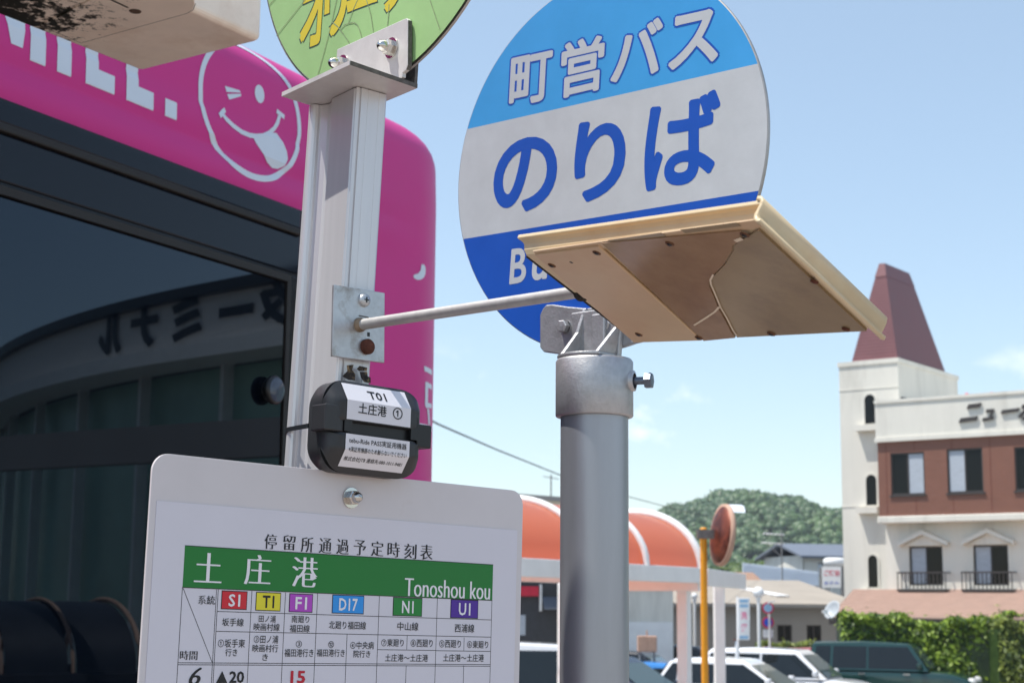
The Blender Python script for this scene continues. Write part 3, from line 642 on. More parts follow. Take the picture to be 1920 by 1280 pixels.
# ------------------------------------------------------------------ ferry terminal and second shelter, seen mirrored in the bus glass
BL = azv(27.9); BN = V((BL.y, -BL.x, 0)); BO = P(815, 1130, 4.9); BO.z = 0
def VM(x, y, d):
    q = P(x, y, d); return q - BN * (2 * (q - BO).dot(BN))
def refl(q): return q - BN * (2 * (q - BO).dot(BN))
TA, TB = P(0, 611, 42.6), P(520, 508, 35.5); TA.z = TB.z = (TA.z + TB.z) / 2
td = (TB - TA); td.z = 0; tl_ = td.length; td.normalize(); tn = V((td.y, -td.x, 0))
def tpt(s, off, z):   # s metres along the fascia, gentle plan curve, reflected to its true place
    bow = .0158 * (tl_ * .8 - s) ** 2 if s < tl_ * .8 else 0
    return refl(TA + td * s - tn * (off + bow) + V((0, 0, z - TA.z)))
tz1 = TA.z; tz0 = tz1 - 1.42
ter = thing('terminal_building', 'ferry terminal with long curved grey fascia and tall glass front, mirrored in the bus window', 'building', tpt(tl_ / 2, 0, 0))
SS = [(-24 + 1.0 * k) for k in range(int(tl_ + 38))]
def tband(z0, z1, off, m_, name, par=None, thick=.3):
    b = MB()
    for s0, s1 in zip(SS, SS[1:]):
        b.add([tpt(s, o_, z) for s in (s0, s1) for o_ in (off, off + thick) for z in (z0, z1)], [(0, 1, 5, 4), (2, 6, 7, 3), (1, 3, 7, 5), (0, 4, 6, 2)])
    return b.build(name, m_, par or ter)
tband(tz0, tz1 - .25, 0, M['termwall'], 'fascia'); tband(tz1 - .25, tz1, -.25, M['shopdark'], 'roof_edge', thick=8); tband(tz0 - .35, tz0, -.5, M['white'], 'eave', thick=1.2)
tband(-.5, tz0 - .35, .9, M['termglass'], 'glass_front')
for s in [k * 3.4 - 22 for k in range(13)]:
    b = MB(); pts = [tpt(s, .5, -.5), tpt(s + .13, .5, -.5), tpt(s + .13, .8, -.5), tpt(s, .8, -.5)]; b.prism(pts, (0, 0, tz0 + .2)); b.build('mullion', M['white'], ter)
def tz_at(px, py):
    r = ray(px, py); q = CAM + r * ((TA - CAM).dot(tn) / r.dot(tn)); return (q - TA).dot(td), q.z
for ch, (cx, cy) in zip('ルナミータ', ((190, 632), (265, 607), (352, 590), (445, 582), (522, 560))):
    s_, z_ = tz_at(cx, cy); hh = .52 if ch != 'ー' else .12; b = MB(); gm = glyph(ch, .05, 3); x0, x1, y0, y1 = bbox(gm[0]); hw = .6
    # written left to right for someone facing the terminal: it reads reversed in the mirror
    vs = [tpt(s_ - hw + 2 * hw * (1 - (x - x0) / (x1 - x0)), -.06, 1.6 + .9 * (tz1 - 1.6) - hh + 2 * hh * (y - y0) / (y1 - y0)) for x, y in gm[0]]
    b.add(vs, gm[1]); b.build('fascia_letter', M['shopdark'], ter)
# second arched canopy
def rdir(v): v = V(v); return v - BN * (2 * v.dot(BN))
p0 = refl(P(262, 1258, 14)); ax2 = rdir((.8, .6, 0)); tr2 = rdir((-.6, .8, 0)); by2 = .62
sh2 = shelter('bus_shelter', 'second arched canopy beside the terminal, coloured dark for its dim reflection in the bus window', p0, 9, by2, .9, .62, M['shopdark'], M['tan'], M['shopdark'], (ax2, tr2), [p0 - ax2 * by2 * k + tr2 * (.1 + 2.2 * j) for k in (0, 4) for j in (0, 1)], ground_z(p0.y), .018)  # dimness of the glass reflection is put into the canopy's dark colours

hb0, hb1 = refl(P(-260, 895, 15)), refl(P(620, 948, 12.0)); hb1.z = hb0.z
b = MB(); b.obox(hb0, hb1 - hb0, V((hb1 - hb0).cross(ZA)).normalized() * .12, ZA * .30); b.build('fascia_board', M['wallgrey'], sh2)
for q in (hb0, hb1):
    b = MB(); b.obox(V((q.x - .06, q.y - .06, ground_z(q.y))), (.12, 0, 0), (0, .12, 0), ZA * (hb0.z - ground_z(q.y) + .01)); b.build('tall_post', M['wallgrey'], sh2)

# ================================================================== STREET THINGS
# traffic mirror
mp_ = P(1320, 1100, 17.5); zg = ground_z(17.5)
tm = thing('traffic_mirror', 'round traffic mirror with rusty back on an orange pole', 'traffic mirror', V((mp_.x, mp_.y, zg)))
ztop = P(1320, 990, 17.5).z
b = MB(); b.tube([(mp_.x, mp_.y, zg), (mp_.x, mp_.y, ztop)], .038, 16); b.lathe((mp_.x, mp_.y, ztop), ZA, [(.038, 0), (.03, .012), (0, .018)], 16); b.build('pole', M['poleorange'], tm)
mc = P(1359, 1003, 17.5); mn = (azv(77) - ZA * .1).normalized()
b = MB(); b.lathe(mc - mn * .04, mn, [(0, -.05), (.2, -.045), (.3, -.02), (.308, 0), (.318, .03), (.33, .03)], 36); b.build('back_shell', M['mirrorback'], tm)
b = MB(); b.lathe(mc, mn, [(.308, -.05), (.337, -.05), (.342, -.02), (.337, .0), (.318, .0)], 36); b.build('rim', M['tan'], tm)
b = MB(); b.lathe(mc, mn, [(.319, -.012), (.25, .03), (.12, .055), (0, .06)], 36); b.build('mirror_face', M['chrome'], tm)
hd_ = MB(); a_ = mn.cross(ZA).normalized(); u_ = a_.cross(mn).normalized(); vs = []
for k in range(13):
    th_ = math.radians(45 + 100 * k / 12); c = a_ * math.cos(th_) + u_ * math.sin(th_)
    vs += [mc + c * .337 - mn * .02, mc + c * .352 + mn * (.05 + .1 * math.sin(th_))]
hd_.add(vs, [(2 * i, 2 * i + 1, 2 * i + 3, 2 * i + 2) for i in range(12)], True); hd_.build('hood', M['paleblue'], tm)
b = MB(); p_a = P(1313, 996, 17.4); X = azv(80)
b.obox(V((mp_.x - .075, mp_.y - .06, P(1320, 1009, 17.5).z)), X * .26, V((0, .03, 0)), ZA * .1); b.obox(V((mp_.x - .07, mp_.y + .045, P(1320, 1009, 17.5).z + .01)), X * .24, V((0, .03, 0)), ZA * .08)
b.obox(V((mp_.x + .16, mp_.y - .05, P(1320, 1009, 17.5).z - .01)), X * .05, V((0, .12, 0)), ZA * .12)
b.build('bracket', mat('grey_corroded_bracket', (.25, .23, .21), .7, .3, var=.4, scale=30, stain=(.12, .05, .03), sscale=25), tm)

def post(x, y, z0, z1, r, m_, par, name='pole', n=10):
    b = MB(); b.tube([(x, y, z0), (x, y, z1)], r, n); return b.build(name, m_, par)
# globe lamps
for px, py, d, rr, lab in ((1422, 1110, 44, .155, 'white globe street lamp standing in front of the warehouse'), (1302, 1117, 50, .1, 'small distant globe lamp seen between shelter column and orange pole')):
    q = P(px, py, d); t = thing('street_lamp', lab, 'street lamp', V((q.x, q.y, -1.25)), 'globe street lamps')
    b = MB(); b.lathe(q - ZA * rr, ZA, [(0.03, 0)] + [(rr * math.sin(a), rr - rr * math.cos(a)) for a in [math.pi * k / 12 for k in range(1, 13)]], 20); b.build('globe', M['lamp'], t)
    post(q.x, q.y, -1.25, q.z - rr + .02, .045, M['white'], t); b = MB(); b.lathe(q - ZA * (rr + .03), ZA, [(.05, -.05), (.075, 0), (.06, .05)], 14); b.build('collar', M['white'], t)
# vertical banner
q = P(1394, 1160, 40); t = thing('banner_sign', 'narrow upright white banner sign with pink lettering', 'sign', V((q.x, q.y, -1.25)))
nb = V((0, -1, 0)); c4 = [onpl(x, y, q, nb) for x, y in ((1384, 1120), (1406, 1120), (1406, 1199), (1384, 1199))]
b = MB(); b.prism(c4, (0, .12, 0)); b.build('panel', M['white'], t, bevel=.01)
for ch, cy in (('洗', 1153), ('濯', 1176)):
    b = MB(); fit(b, glyph(ch, .02, 2), *[onpl(x, y, q + nb * .01, nb) for x, y in ((1389, cy - 7), (1401, cy - 7), (1401, cy + 7), (1389, cy + 7))]); b.build('lettering', M['pinkprint'], t)
for cy in (1126, 1135, 1194):
    b = MB(); b.poly([onpl(x, y, q + nb * .008, nb) for x, y in ((1387, cy - 3), (1403, cy - 3), (1403, cy + 3), (1387, cy + 3))]); b.build('print_bar', M['blueprint'], t)
post(q.x - .12, q.y + .16, -1.25, q.z + .55, .03, M['white'], t, 'post')
q = P(1382, 1200, 41); t = thing('marker_post', 'short white post below the banner sign', 'post', V((q.x, q.y, -1.25))); post(q.x, q.y, -1.25, zpx(1193, 41), .055, M['white'], t)
b = MB(); b.box(q.x - .09, q.x + .06, q.y - .05, q.y + .05, zpx(1196, 41), zpx(1192, 41)); b.build('cap', M['brown'], t)
# no-parking signs
q = P(1440, 1150, 50); t = thing('no_parking_sign', 'pole with two round red-rimmed blue road signs', 'road sign', V((q.x, q.y, -1.25)))
post(q.x + .05, q.y + .05, -1.25, zpx(1128, 50), .035, M['white'], t)
for py, m_ in ((1139, 'blueprint'), (1166, 'signblue')):
    c = P(1440, py, 50); n_ = V((-.1, -1, 0)).normalized()
    b = MB(); b.lathe(c, n_, [(0, -.015), (.185, -.015), (.185, 0), (.13, .002)], 24, False); o = b.build('sign_disc', M['redprint'], t)
    b = MB(); b.lathe(c, n_, [(.132, .002), (0, .004)], 24, False); b.build('centre', M[m_], o)
c = P(1440, 1187, 50); b = MB(); b.box(c.x - .16, c.x + .16, c.y - .02, c.y, c.z - .12, c.z + .12); b.build('plate', M['white'], t)
c = P(1445, 1130, 49.9); b = MB(); b.prism([c + V((-.08, 0, -.02)), c + V((.14, 0, .04)), c + V((.14, 0, .07)), c + V((-.08, 0, .03))], (0, .1, 0)); b.build('lamp_arm', M['white'], t)
# satellite dish by the awning
c = P(1561, 1143, 47); t = thing('satellite_dish', 'grey satellite dish on a mast by the hotel awning', 'satellite dish', V((c.x, c.y, -1.25))); dn = V((-.75, -.5, .45)).normalized()
b = MB(); b.lathe(c, dn, [(0, -.06), (.12, -.05), (.22, -.01), (.29, .04), (.295, .03), (.2, -.025), (0, -.08)], 24); b.build('dish', mat('grey_dish', (.42, .45, .48), .5), t)
b = MB(); b.tube([c - ZA * .28, c + dn * .34 - ZA * .2], .02, 6); b.box(*[k for p in zip((c + dn * .34 - ZA * .2) - V((.07, .07, .05)), (c + dn * .34 - ZA * .2) + V((.07, .07, .05))) for k in p]); b.build('feed_arm', M['white'], t)
post(c.x + .15, c.y + .12, -1.25, c.z + .05, .03, M['wallgrey'], t, 'mast')
# tan cabinet on a post
c = P(1214, 1205, 40); t = thing('meter_cabinet', 'tan utility cabinet on posts against the white storehouse', 'cabinet', V((c.x, c.y, -1.25)))
b = MB(); b.box(c.x - .24, c.x + .24, c.y, c.y + .3, c.z - .22, c.z + .18); b.build('box', M['tan'], t, bevel=.02)
b = MB(); b.box(c.x - .2, c.x - .01, c.y - .012, c.y - .002, c.z - .18, c.z + .14); b.build('door', M['tan'], t); b = MB(); b.box(c.x + .01, c.x + .2, c.y - .012, c.y - .002, c.z - .18, c.z + .14); b.build('door', M['tan'], t)
for s in (-.18, .18): post(c.x + s, c.y + .15, -1.25, c.z - .2, .03, M['wallgrey'], t, 'leg')
post(c.x, c.y + .15, c.z + .17, c.z + .32, .02, M['tan'], t, 'knob')
# TV antenna mast
c = P(1466, 1050, 80); t = thing('antenna_mast', 'thin rooftop television antenna mast in front of the hill', 'antenna', V((c.x, c.y, -1.25)))
post(c.x, c.y, -1.25, zpx(990, 80), .035, M['wallgrey'], t, 'mast')
for py, w_ in ((998, .9), (1015, 1.0)):
    b = MB(); z = zpx(py, 80); b.tube([(c.x - w_, c.y, z + .04), (c.x + .15, c.y, z - .04)], .03, 6)
    for k in range(7): xx = c.x - w_ + (w_ + .1) * k / 6; b.tube([(xx, c.y - .25, z), (xx, c.y + .25, z)], .018, 5)
    b.build('aerial', M['white'], t)
b = MB(); b.tube([(c.x - .7, c.y, zpx(1018, 80)), (c.x, c.y, zpx(1040, 80))], .025, 5); b.build('stay', M['wallgrey'], t)
# power cable
cp = [P(690, 726, 13), P(740, 752, 15), P(822, 795, 20), P(930, 842, 26), P(1050, 890, 33), P(1180, 931, 44), P(1290, 960, 58), P(1466, 994, 80)]
up = thing('utility_pole', 'grey concrete utility pole hidden behind the bus, carrying the cable', 'utility pole', V((cp[0].x, cp[0].y, ground_z(cp[0].y))))
b = MB(); b.tube([(cp[0].x, cp[0].y + .1, ground_z(cp[0].y)), (cp[0].x, cp[0].y + .1, cp[0].z + .25)], .12, 16, r2=.09); b.build('shaft', M['wallgrey'], up)
b = MB(); b.tube([(cp[0].x, cp[0].y + .02, cp[0].z), (cp[0].x, cp[0].y - .02, cp[0].z)], .03, 10); b.build('insulator', M['white'], up)
b = MB(); b.tube(cp, .012, 6); tag(b.build('power_cable', M['cable']), 'thin black overhead power cable sagging across the sky', 'cable')

# ------------------------------------------------------------------ hedges
def leaf_box(name, label, O, X, L, D, H, n, size, m_, cat='hedge', uneven=.12):
    Y = V((-X.y, X.x, 0)); t = thing(name, label, cat, O)
    u = rng.uniform(0, 1, n); face = rng.uniform(0, 1, n)
    x = u * L; y = np.where(face < .55, rng.uniform(-.05, .18, n), rng.uniform(0, D, n)); z = np.where(face < .55, rng.uniform(0.05, 1, n), 1 - np.abs(rng.normal(0, .07, n))) * H
    bumps = uneven * (np.sin(x * 1.7) + np.sin(x * 3.9 + 1) * .6 + np.sin(x * 8.3) * .4)
    z = z + bumps * (z / H); y = y + .12 * np.sin(x * 2.6 + z * 3)
    spr = rng.uniform(0, 1, n) < .02; z = z + spr * rng.uniform(0, .25, n)
    cen = np.stack([O.x + X.x * x + Y.x * y, O.y + X.y * x + Y.y * y, O.z + z], 1)
    nr = np.where((face < .55)[:, None], np.array([-Y.x, -Y.y, .5]), np.array([-.2 * Y.x, -.2 * Y.y, 1.0]))
    v, f = leaf_quads(cen, nr, size, .55); mesh_np('foliage', v, f, m_, 'stuff', t)
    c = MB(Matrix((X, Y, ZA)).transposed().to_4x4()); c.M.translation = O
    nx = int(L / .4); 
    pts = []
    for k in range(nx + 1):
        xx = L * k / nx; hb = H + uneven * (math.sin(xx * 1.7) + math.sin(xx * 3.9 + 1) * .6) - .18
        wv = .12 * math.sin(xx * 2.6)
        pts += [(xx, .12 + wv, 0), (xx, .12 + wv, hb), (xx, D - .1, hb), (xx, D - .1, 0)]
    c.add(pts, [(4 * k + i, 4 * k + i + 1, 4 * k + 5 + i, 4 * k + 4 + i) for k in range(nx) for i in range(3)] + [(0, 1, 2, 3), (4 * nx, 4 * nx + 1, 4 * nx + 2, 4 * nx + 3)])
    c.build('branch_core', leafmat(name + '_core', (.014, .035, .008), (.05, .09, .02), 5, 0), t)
    return t
q = P(1577, 1160, 46); hz = zpx(1150, 46) + 1.25
leaf_box('hedge', 'tall clipped green hedge in front of the hotel awning', V((q.x, q.y, -1.25)), azv(95), 6.2, 1.2, hz, 9000, .085, M['hedge'])
q = P(1872, 1170, 44.5); hz2 = zpx(1166, 44.5) + 1.25
leaf_box('bush', 'loose yellow-green bush at the right edge beside the clipped hedge', V((q.x, q.y, -1.25)), azv(92), 3.0, 1.3, hz2, 3000, .085, M['shrub'], 'bush', .2)
q = P(1424, 1205, 52); hz = zpx(1203, 52) + 1.25
leaf_box('shrub_row', 'low scruffy shrubs along the warehouse wall', V((q.x, q.y, -1.25)), azv(88), 3.2, .9, hz, 3500, .07, M['shrub'], 'shrubs', .1)
t = None
for k in range(16):
    px = rng.uniform(1440, 1505); c = P(px, rng.uniform(1200, 1206), 51.8)
# ------------------------------------------------------------------ cars
def car(name, label, cat, px, d, yaw, L, W, H, hood, boot, cowl, paint, ws=.55, rs=.35, zg=-1.25, roofrail=False, grp='cars parked in the car park'):
    """X forward, Z up; px is the picture column of the car's middle"""
    q = P(px, 1130, d); F = azv(yaw); Mx = Matrix((F, V((-F.y, F.x, 0)), ZA)).transposed().to_4x4(); Mx.translation = V((q.x, q.y, zg))
    t = thing(name, label, cat, Mx.translation, grp)
    f, r = L / 2, -L / 2; hw = W / 2; cl = .22; belt = cowl
    # lower body: stations along x
    st = [(r, .45, belt * .78, .86), (r + .06, .3, belt * .96, .95), (r + .5, cl, belt, 1), (f - hood - .1, cl, belt, 1), (f - hood * .5, cl, belt - .05, 1), (f - .22, .26, belt - .2, .96), (f - .04, .32, belt - .32, .88), (f, .42, belt - .42, .8)]
    b = MB(Mx); ring = 10; vs = []
    for x, zb, zt, wk in st:
        w_ = hw * wk
        vs += [(x, -w_ * .9, zb), (x, -w_, zb + .12), (x, -w_, zb + (zt - zb) * .6), (x, -w_ * .985, zt - .06), (x, -w_ * .9, zt), (x, w_ * .9, zt), (x, w_ * .985, zt - .06), (x, w_, zb + (zt - zb) * .6), (x, w_, zb + .12), (x, w_ * .9, zb)]
    n = len(st)
    b.add(vs, [(i * ring + k, i * ring + (k + 1) % ring, (i + 1) * ring + (k + 1) % ring, (i + 1) * ring + k) for i in range(n - 1) for k in range(ring)] + [tuple(range(ring)), tuple(range((n - 1) * ring, n * ring))], True)
    o = b.build('body', paint, t)
    md = o.modifiers.new('ss', 'SUBSURF'); md.levels = 1; md.render_levels = 2
    # cabin
    x_c, x_wt, x_rt, x_r = f - hood, f - hood - ws, r + boot + rs, r + boot
    th_ = .76
    def side(x, z, s, e=0): k = (z - belt) / (H - belt); return (x, s * (hw * (.97 - (.97 - th_) * k) + e), z)
    cab = [(x_r, belt - .03), (x_r + (x_rt - x_r) * .75, H - .1), (x_rt + .05, H - .02), ((x_rt + x_wt) / 2, H + .02), (x_wt - .05, H - .03), (x_wt + .07, H - .1), (x_c, belt - .03)]
    b = MB(Mx); m_ = len(cab)
    b.add([side(x, z, -1) for x, z in cab] + [side(x, z, 1) for x, z in cab], [tuple(range(m_)), tuple(range(m_, 2 * m_))] + [(i, i + 1, m_ + i + 1, m_ + i) for i in range(m_ - 1)])
    b.build('cabin', paint, t, bevel=.11, seg=4)
    # glass
    zt_ = H - .13; zb = belt + .03
    def xr(z): return x_r + (x_rt - x_r) * .75 * (z - belt) / (H - .1 - belt)
    def xf(z): return x_c + (x_wt + .07 - x_c) * (z - belt) / (H - .1 - belt)
    xa, xb = xr(zb) + .12, xf(zb) - .14; xm = xa + (xb - xa) * .5; xq = xa + (xb - xa) * .17
    cuts = [(xr(zb) + .12, xr(zt_) + .14, xq - .04, xq - .02), (xq + .04, xq + .06, xm - .03, xm - .03), (xm + .03, xm + .03, xf(zb) - .14, xf(zt_) - .14)] if cat != 'pickup' else []
    for s in (-1, 1):
        for a0, a1, c0, c1_ in cuts:
            p = MB(Mx); p.poly([side(a0, zb, s, .012), side(c0, zb, s, .012), side(c1_, zt_, s, .012), side(a1, zt_, s, .012)]); p.build('side_window', M['carglass'], t)
    wz0, wz1 = belt + .04, H - .14
    p = MB(Mx); p.poly([side(xf(wz0) + .02, wz0, -1, -.07), side(xf(wz0) + .02, wz0, 1, -.07), side(xf(wz1) + .02, wz1, 1, -.07), side(xf(wz1) + .02, wz1, -1, -.07)]); p.build('windscreen', M['windscreen'], t)
    p = MB(Mx); p.poly([side(xr(wz0) - .02, wz0, -1, -.07), side(xr(wz0) - .02, wz0, 1, -.07), side(xr(wz1) - .02, wz1, 1, -.07), side(xr(wz1) - .02, wz1, -1, -.07)]); p.build('rear_window', M['carglass'], t)
    wr = .32
    for x in (f - .85, r + .8):
        for s in (-1, 1):
            p = MB(Mx); p.lathe((x, s * (hw - .2), wr), (0, s, 0), [(.2, 0), (wr - .03, 0), (wr, .04), (wr, .18), (wr - .03, .22), (.2, .22)], 22); o = p.build('wheel', M['tyre'], t)
            p = MB(Mx); p.lathe((x, s * (hw - .19), wr), (0, s, 0), [(.205, .2), (.18, .19), (.06, .16), (0, .19)], 10); p.build('rim', M['rim'], o)
    for s in (-1, 1):
        p = MB(Mx); p.lathe((f - .16, s * hw * .72, belt - .3), (.9, s * .3, .1), [(0, .14), (.09, .12), (.12, .05), (.12, -.05)], 14); p.build('headlight', M['lens'], t)
        p = MB(Mx); p.box(r - .005, r + .08, *sorted((s * hw * .6, s * hw * .82)), belt - .25, belt - .05); p.build('tail_light', M['signred'], t)
        p = MB(Mx); p.box(x_c - .32, x_c - .18, *sorted((s * (hw + .02), s * (hw + .2))), belt + .04, belt + .2); p.build('mirror', paint, t, bevel=.04)
        for hx_ in (xm - .15, xb - .45): 
            p = MB(Mx); p.box(hx_ - .09, hx_ + .09, *sorted((s * (hw + .002), s * (hw + .03))), belt - .14, belt - .1); p.build('door_handle', M['chrome'], t)
        if roofrail:
            p = MB(Mx); p.tube([side(x_rt + .1, H + .01, s, -.03), side(x_rt + .3, H + .06, s, -.03), side(x_wt - .3, H + .06, s, -.03), side(x_wt - .05, H + .01, s, -.03)], .018, 6); p.build('roof_rail', M['chrome'], t)
    return t
car('parked_car', 'dark green four-wheel-drive parked against the hedge', 'car', 1672, 45.5, 112, 4.7, 1.8, 1.87, 1.25, .1, 1.12, M['cargreen'], .55, .12, grp=None)
car('parked_car', 'large white wagon parked next to the dark green four-wheel-drive', 'car', 1478, 41.5, 116, 4.7, 1.75, 1.76, 1.15, .12, 1.05, M['carwhite'], .8, .3, grp=None)
car('parked_car', 'white hatchback with dark windows just behind the orange pole', 'car', 1392, 38.6, 116, 4.3, 1.7, 1.60, 1.0, .15, .98, M['carwhite'], .9, .45, grp=None)
car('parked_car', 'dark blue-grey car just right of the grey sign pole', 'car', 1160, 36, 128, 4.4, 1.7, 1.70, 1.0, .2, .98, M['cardark'], 1.1, .5, grp=None)
car('parked_van', 'small white box van half hidden by the timetable board', 'van', 985, 31, 97, 3.4, 1.48, 2.1, .35, .05, 1.22, M['carwhite'], .35, .08, grp=None)
car('parked_car', 'black car roof showing behind the shelter column', 'car', 1285, 46, 100, 4.4, 1.7, 1.72, 1.0, .2, 1.0, M['carblack'], .8, .4, grp=None)
car('parked_car', 'black wagon behind the dark blue-grey car', 'car', 1195, 42, 110, 4.5, 1.7, 1.68, 1.1, .2, 1.0, M['carblack'], .9, .4, grp=None)
car('parked_car', 'bright blue car peeping out beside the shelter column', 'car', 1250, 40.5, 100, 3.4, 1.5, 1.42, .7, .1, .95, M['carblue'], .5, .3, grp=None)
car('parked_car', 'dull red car behind the rear of the dark green four-wheel-drive', 'car', 1560, 50, 100, 4.3, 1.7, 1.56, .9, .3, .95, M['carred'], .8, .4, grp=None)

# ================================================================== BUS
BM = Matrix((BL, -BN, ZA)).transposed().to_4x4(); BM.translation = BO     # X along the bus, -Y outwards, Z up
def bpx(x, y):
    q = onpl(x, y, BO, BN); q = q - BO; return q.dot(BL), q.z
LEND, RC, LST, BW = .20, .34, -7.6, 2.2
def inset(l):
    if l > LEND - RC:
        k = min(1, (l - LEND + RC) / RC); return RC * (1 - math.sqrt(max(0, 1 - k * k)))
    return 0
PZ = [(.32, -.05), (.38, -.01), (.6, .0), (1.2, .0), (1.8, .0), (2.3, .0), (2.5, .0), (2.58, .0), (2.66, .0), (2.672, .005), (2.715, .005), (2.738, -.0045), (2.752, -.0045), (2.772, .003), (2.83, .001), (2.846, -.003), (2.87, -.001), (2.98, -.004)]
def prof(z):
    if z <= PZ[0][0]: return PZ[0][1]
    for (a, b_), (c, d_) in zip(PZ, PZ[1:]):
        if a <= z <= c: return b_ + (d_ - b_) * (z - a) / (c - a)
    return -.004 - .24 * (1 - math.sqrt(max(0, 1 - min(1, (z - 2.98) / .15) ** 2)))
sec = PZ + [(2.98 + .15 * math.sin(a), -.004 - .24 * (1 - math.cos(a))) for a in [math.pi / 2 * k / 10 for k in range(1, 11)]] + [(3.145, -.55), (3.15, -BW / 2)]
full = sec + [(z, -BW - n_) for z, n_ in sec[-2::-1]]
bus = thing('bus', 'magenta bus with smoked black windows parked at the stop', 'bus', V((BO.x, BO.y, 0)))
xs_ = [LST, -4, -2.5, -1.5, -.8, -.7, -.55, -.4, -.25] + [LEND - RC + RC * math.sin(math.pi / 2 * k / 14) for k in range(15)]
b = MB(BM); vs = []
for l in xs_:
    k = inset(l) / RC * .30
    for z, n_ in full:
        zz = z if z < 2.5 else 2.5 + (z - 2.5) * (1 - .42 * (k / .3) ** 1.6)
        if 2.66 < z < 2.98 and n_ > -.1: n_ *= min(1, max(0, (-.15 - l) / .55))
        nn = (n_ + BW / 2) * (1 - k * .93 / (BW / 2) * 1.0) - BW / 2
        vs.append((l, -nn, zz))
m_ = len(full); nx = len(xs_)
b.add(vs, [(i * m_ + j, i * m_ + j + 1, (i + 1) * m_ + j + 1, (i + 1) * m_ + j) for i in range(nx - 1) for j in range(m_ - 1)], True)
b.add(vs[-m_:], [tuple(range(m_))]); b.add(vs[:m_], [tuple(range(m_))[::-1]])
body = b.build('body', M['pink'], bus)
md = body.modifiers.new('es', 'EDGE_SPLIT'); md.split_angle = math.radians(50)
def slab(x0, x1, z0, z1, e, m_, name, par=None, th=.03):
    b = MB(BM); b.box(x0, x1, -e, -e + th, z0, z1); return b.build(name, m_, par or bus, bevel=.004)
xg = -.80
slab(LST + .1, xg + .05, .9, 2.662, .004, M['busblack'], 'window_surround')
slab(LST + .12, xg + .03, 2.605, 2.655, .010, M['busnavy'], 'upper_trim'); slab(LST + .12, xg + .03, 2.585, 2.605, .016, M['rubber'], 'drip_rail'); slab(LST + .12, xg + .03, 2.478, 2.582, .009, M['busnavy'], 'header_glass')
for x0, x1 in ((-2.62, xg - .03), (-4.4, -2.68), (-6.2, -4.46)):
    gl = slab(x0, x1, 1.02, 2.447, .008, M['busglass'], 'side_window')
    b = MB(BM); b.box(x0 - .01, x1 + .01, -.014, 0, 2.449, 2.468); b.box(x0 - .01, x1 + .01, -.014, 0, 1.0, 1.018); b.box(x0 - .022, x0 - .004, -.012, 0, 1.0, 2.468); b.box(x1 + .004, x1 + .022, -.012, 0, 1.0, 2.468); b.build('gasket', M['rubber'], gl)
slab(xg - .005, xg + .03, .95, 2.47, .009, M['busblack'], 'door_pillar')
# round marker on the pillar edge
c = BM @ V((bpx(497, 732)[0], -.0, bpx(497, 732)[1]))
b = MB(); b.lathe(c, BN, [(.027, .008), (.027, .02), (.038, .024), (.038, .034), (.033, .039), (0, .041)], 28); rm = b.build('side_marker', M['absdark'], bus)
b = MB(); b.lathe(c, BN, [(.032, .0395), (.018, .0425), (0, .0435)], 28); b.build('lens', glassy('grey_lens', (.05, .06, .09), .08), rm)
for l in (-1.6, -6.1):
    for s in (0, 1):
        yy = .1 if s == 0 else BW - .1
        b = MB(BM); b.lathe((l, yy + (-.1 if s == 0 else .1), .42), (0, -1 if s == 0 else 1, 0), [(.22, -.2), (.4, -.2), (.42, -.16), (.42, -.02), (.39, .0), (.24, .0)], 28); o = b.build('wheel', M['tyre'], bus)
        b = MB(BM); b.lathe((l, yy + (-.1 if s == 0 else .1), .42), (0, -1 if s == 0 else 1, 0), [(.24, -.01), (.2, -.05), (.08, -.04), (0, -.02)], 20); b.build('rim', M['rim'], o)
slab(LST + .2, -.2, .34, .42, .02, M['busblack'], 'skirt')
# decals: built flat in (l,z), cut along the pressed lines, then laid on the body
def decal(polys, name, m_, lift=.0012, fine=False, parent=None):
    bm = bmesh.new()
    for vs, fs in polys:
        vv = [bm.verts.new((x, 0, z)) for x, z in vs]
        for f in fs:
            try: bm.faces.new([vv[i] for i in f])
            except ValueError: pass
    cuts = [z for z, _ in PZ if z > 2.6] + [2.98 + .15 * math.sin(math.pi / 2 * k / 10) for k in range(1, 9)]
    for z in cuts: bmesh.ops.bisect_plane(bm, geom=bm.verts[:] + bm.edges[:] + bm.faces[:], plane_co=(0, 0, z), plane_no=(0, 0, 1))
    if fine:
        for k in range(14): bmesh.ops.bisect_plane(bm, geom=bm.verts[:] + bm.edges[:] + bm.faces[:], plane_co=(LEND - RC + RC * k / 14, 0, 0), plane_no=(1, 0, 0))
    b = MB(BM); idx = {v: i for i, v in enumerate(bm.verts)}
    vs = []
    for v in bm.verts:
        l, z = v.co.x, v.co.z; ll = min(l, LEND - .004); k = inset(ll) / RC * .30
        nn = (prof(z) + BW / 2) * (1 - k * .93 / (BW / 2)) - BW / 2
        vs.append((ll, -(nn + lift), z if z < 2.5 else 2.5 + (z - 2.5) * (1 - .42 * (k / .3) ** 1.6)))
    b.add(vs, [[idx[v] for v in f.verts] for f in bm.faces]); bm.free()
    return b.build(name, m_, parent or bus)
def rect(x0, x1, z0, z1): return ([(x0, z0), (x1, z0), (x1, z1), (x0, z1)], [(0, 1, 2, 3)])
zb0, zb1 = 2.769, 3.04; hz_ = zb1 - zb0
decal([rect(-1.95, -1.90, zb0, zb1), rect(-1.795, -1.748, zb0, zb1), ([(-1.90, zb1), (-1.90, zb1 - .09), (-1.852, zb0 + .02), (-1.818, zb0 + .02), (-1.795, zb1 - .09), (-1.795, zb1), (-1.812, zb1), (-1.838, zb0 + .1), (-1.868, zb1)], [(0, 1, 2, 7, 8), (2, 3, 7), (3, 4, 5, 6, 7)])], 'letter', M['buswhite'])
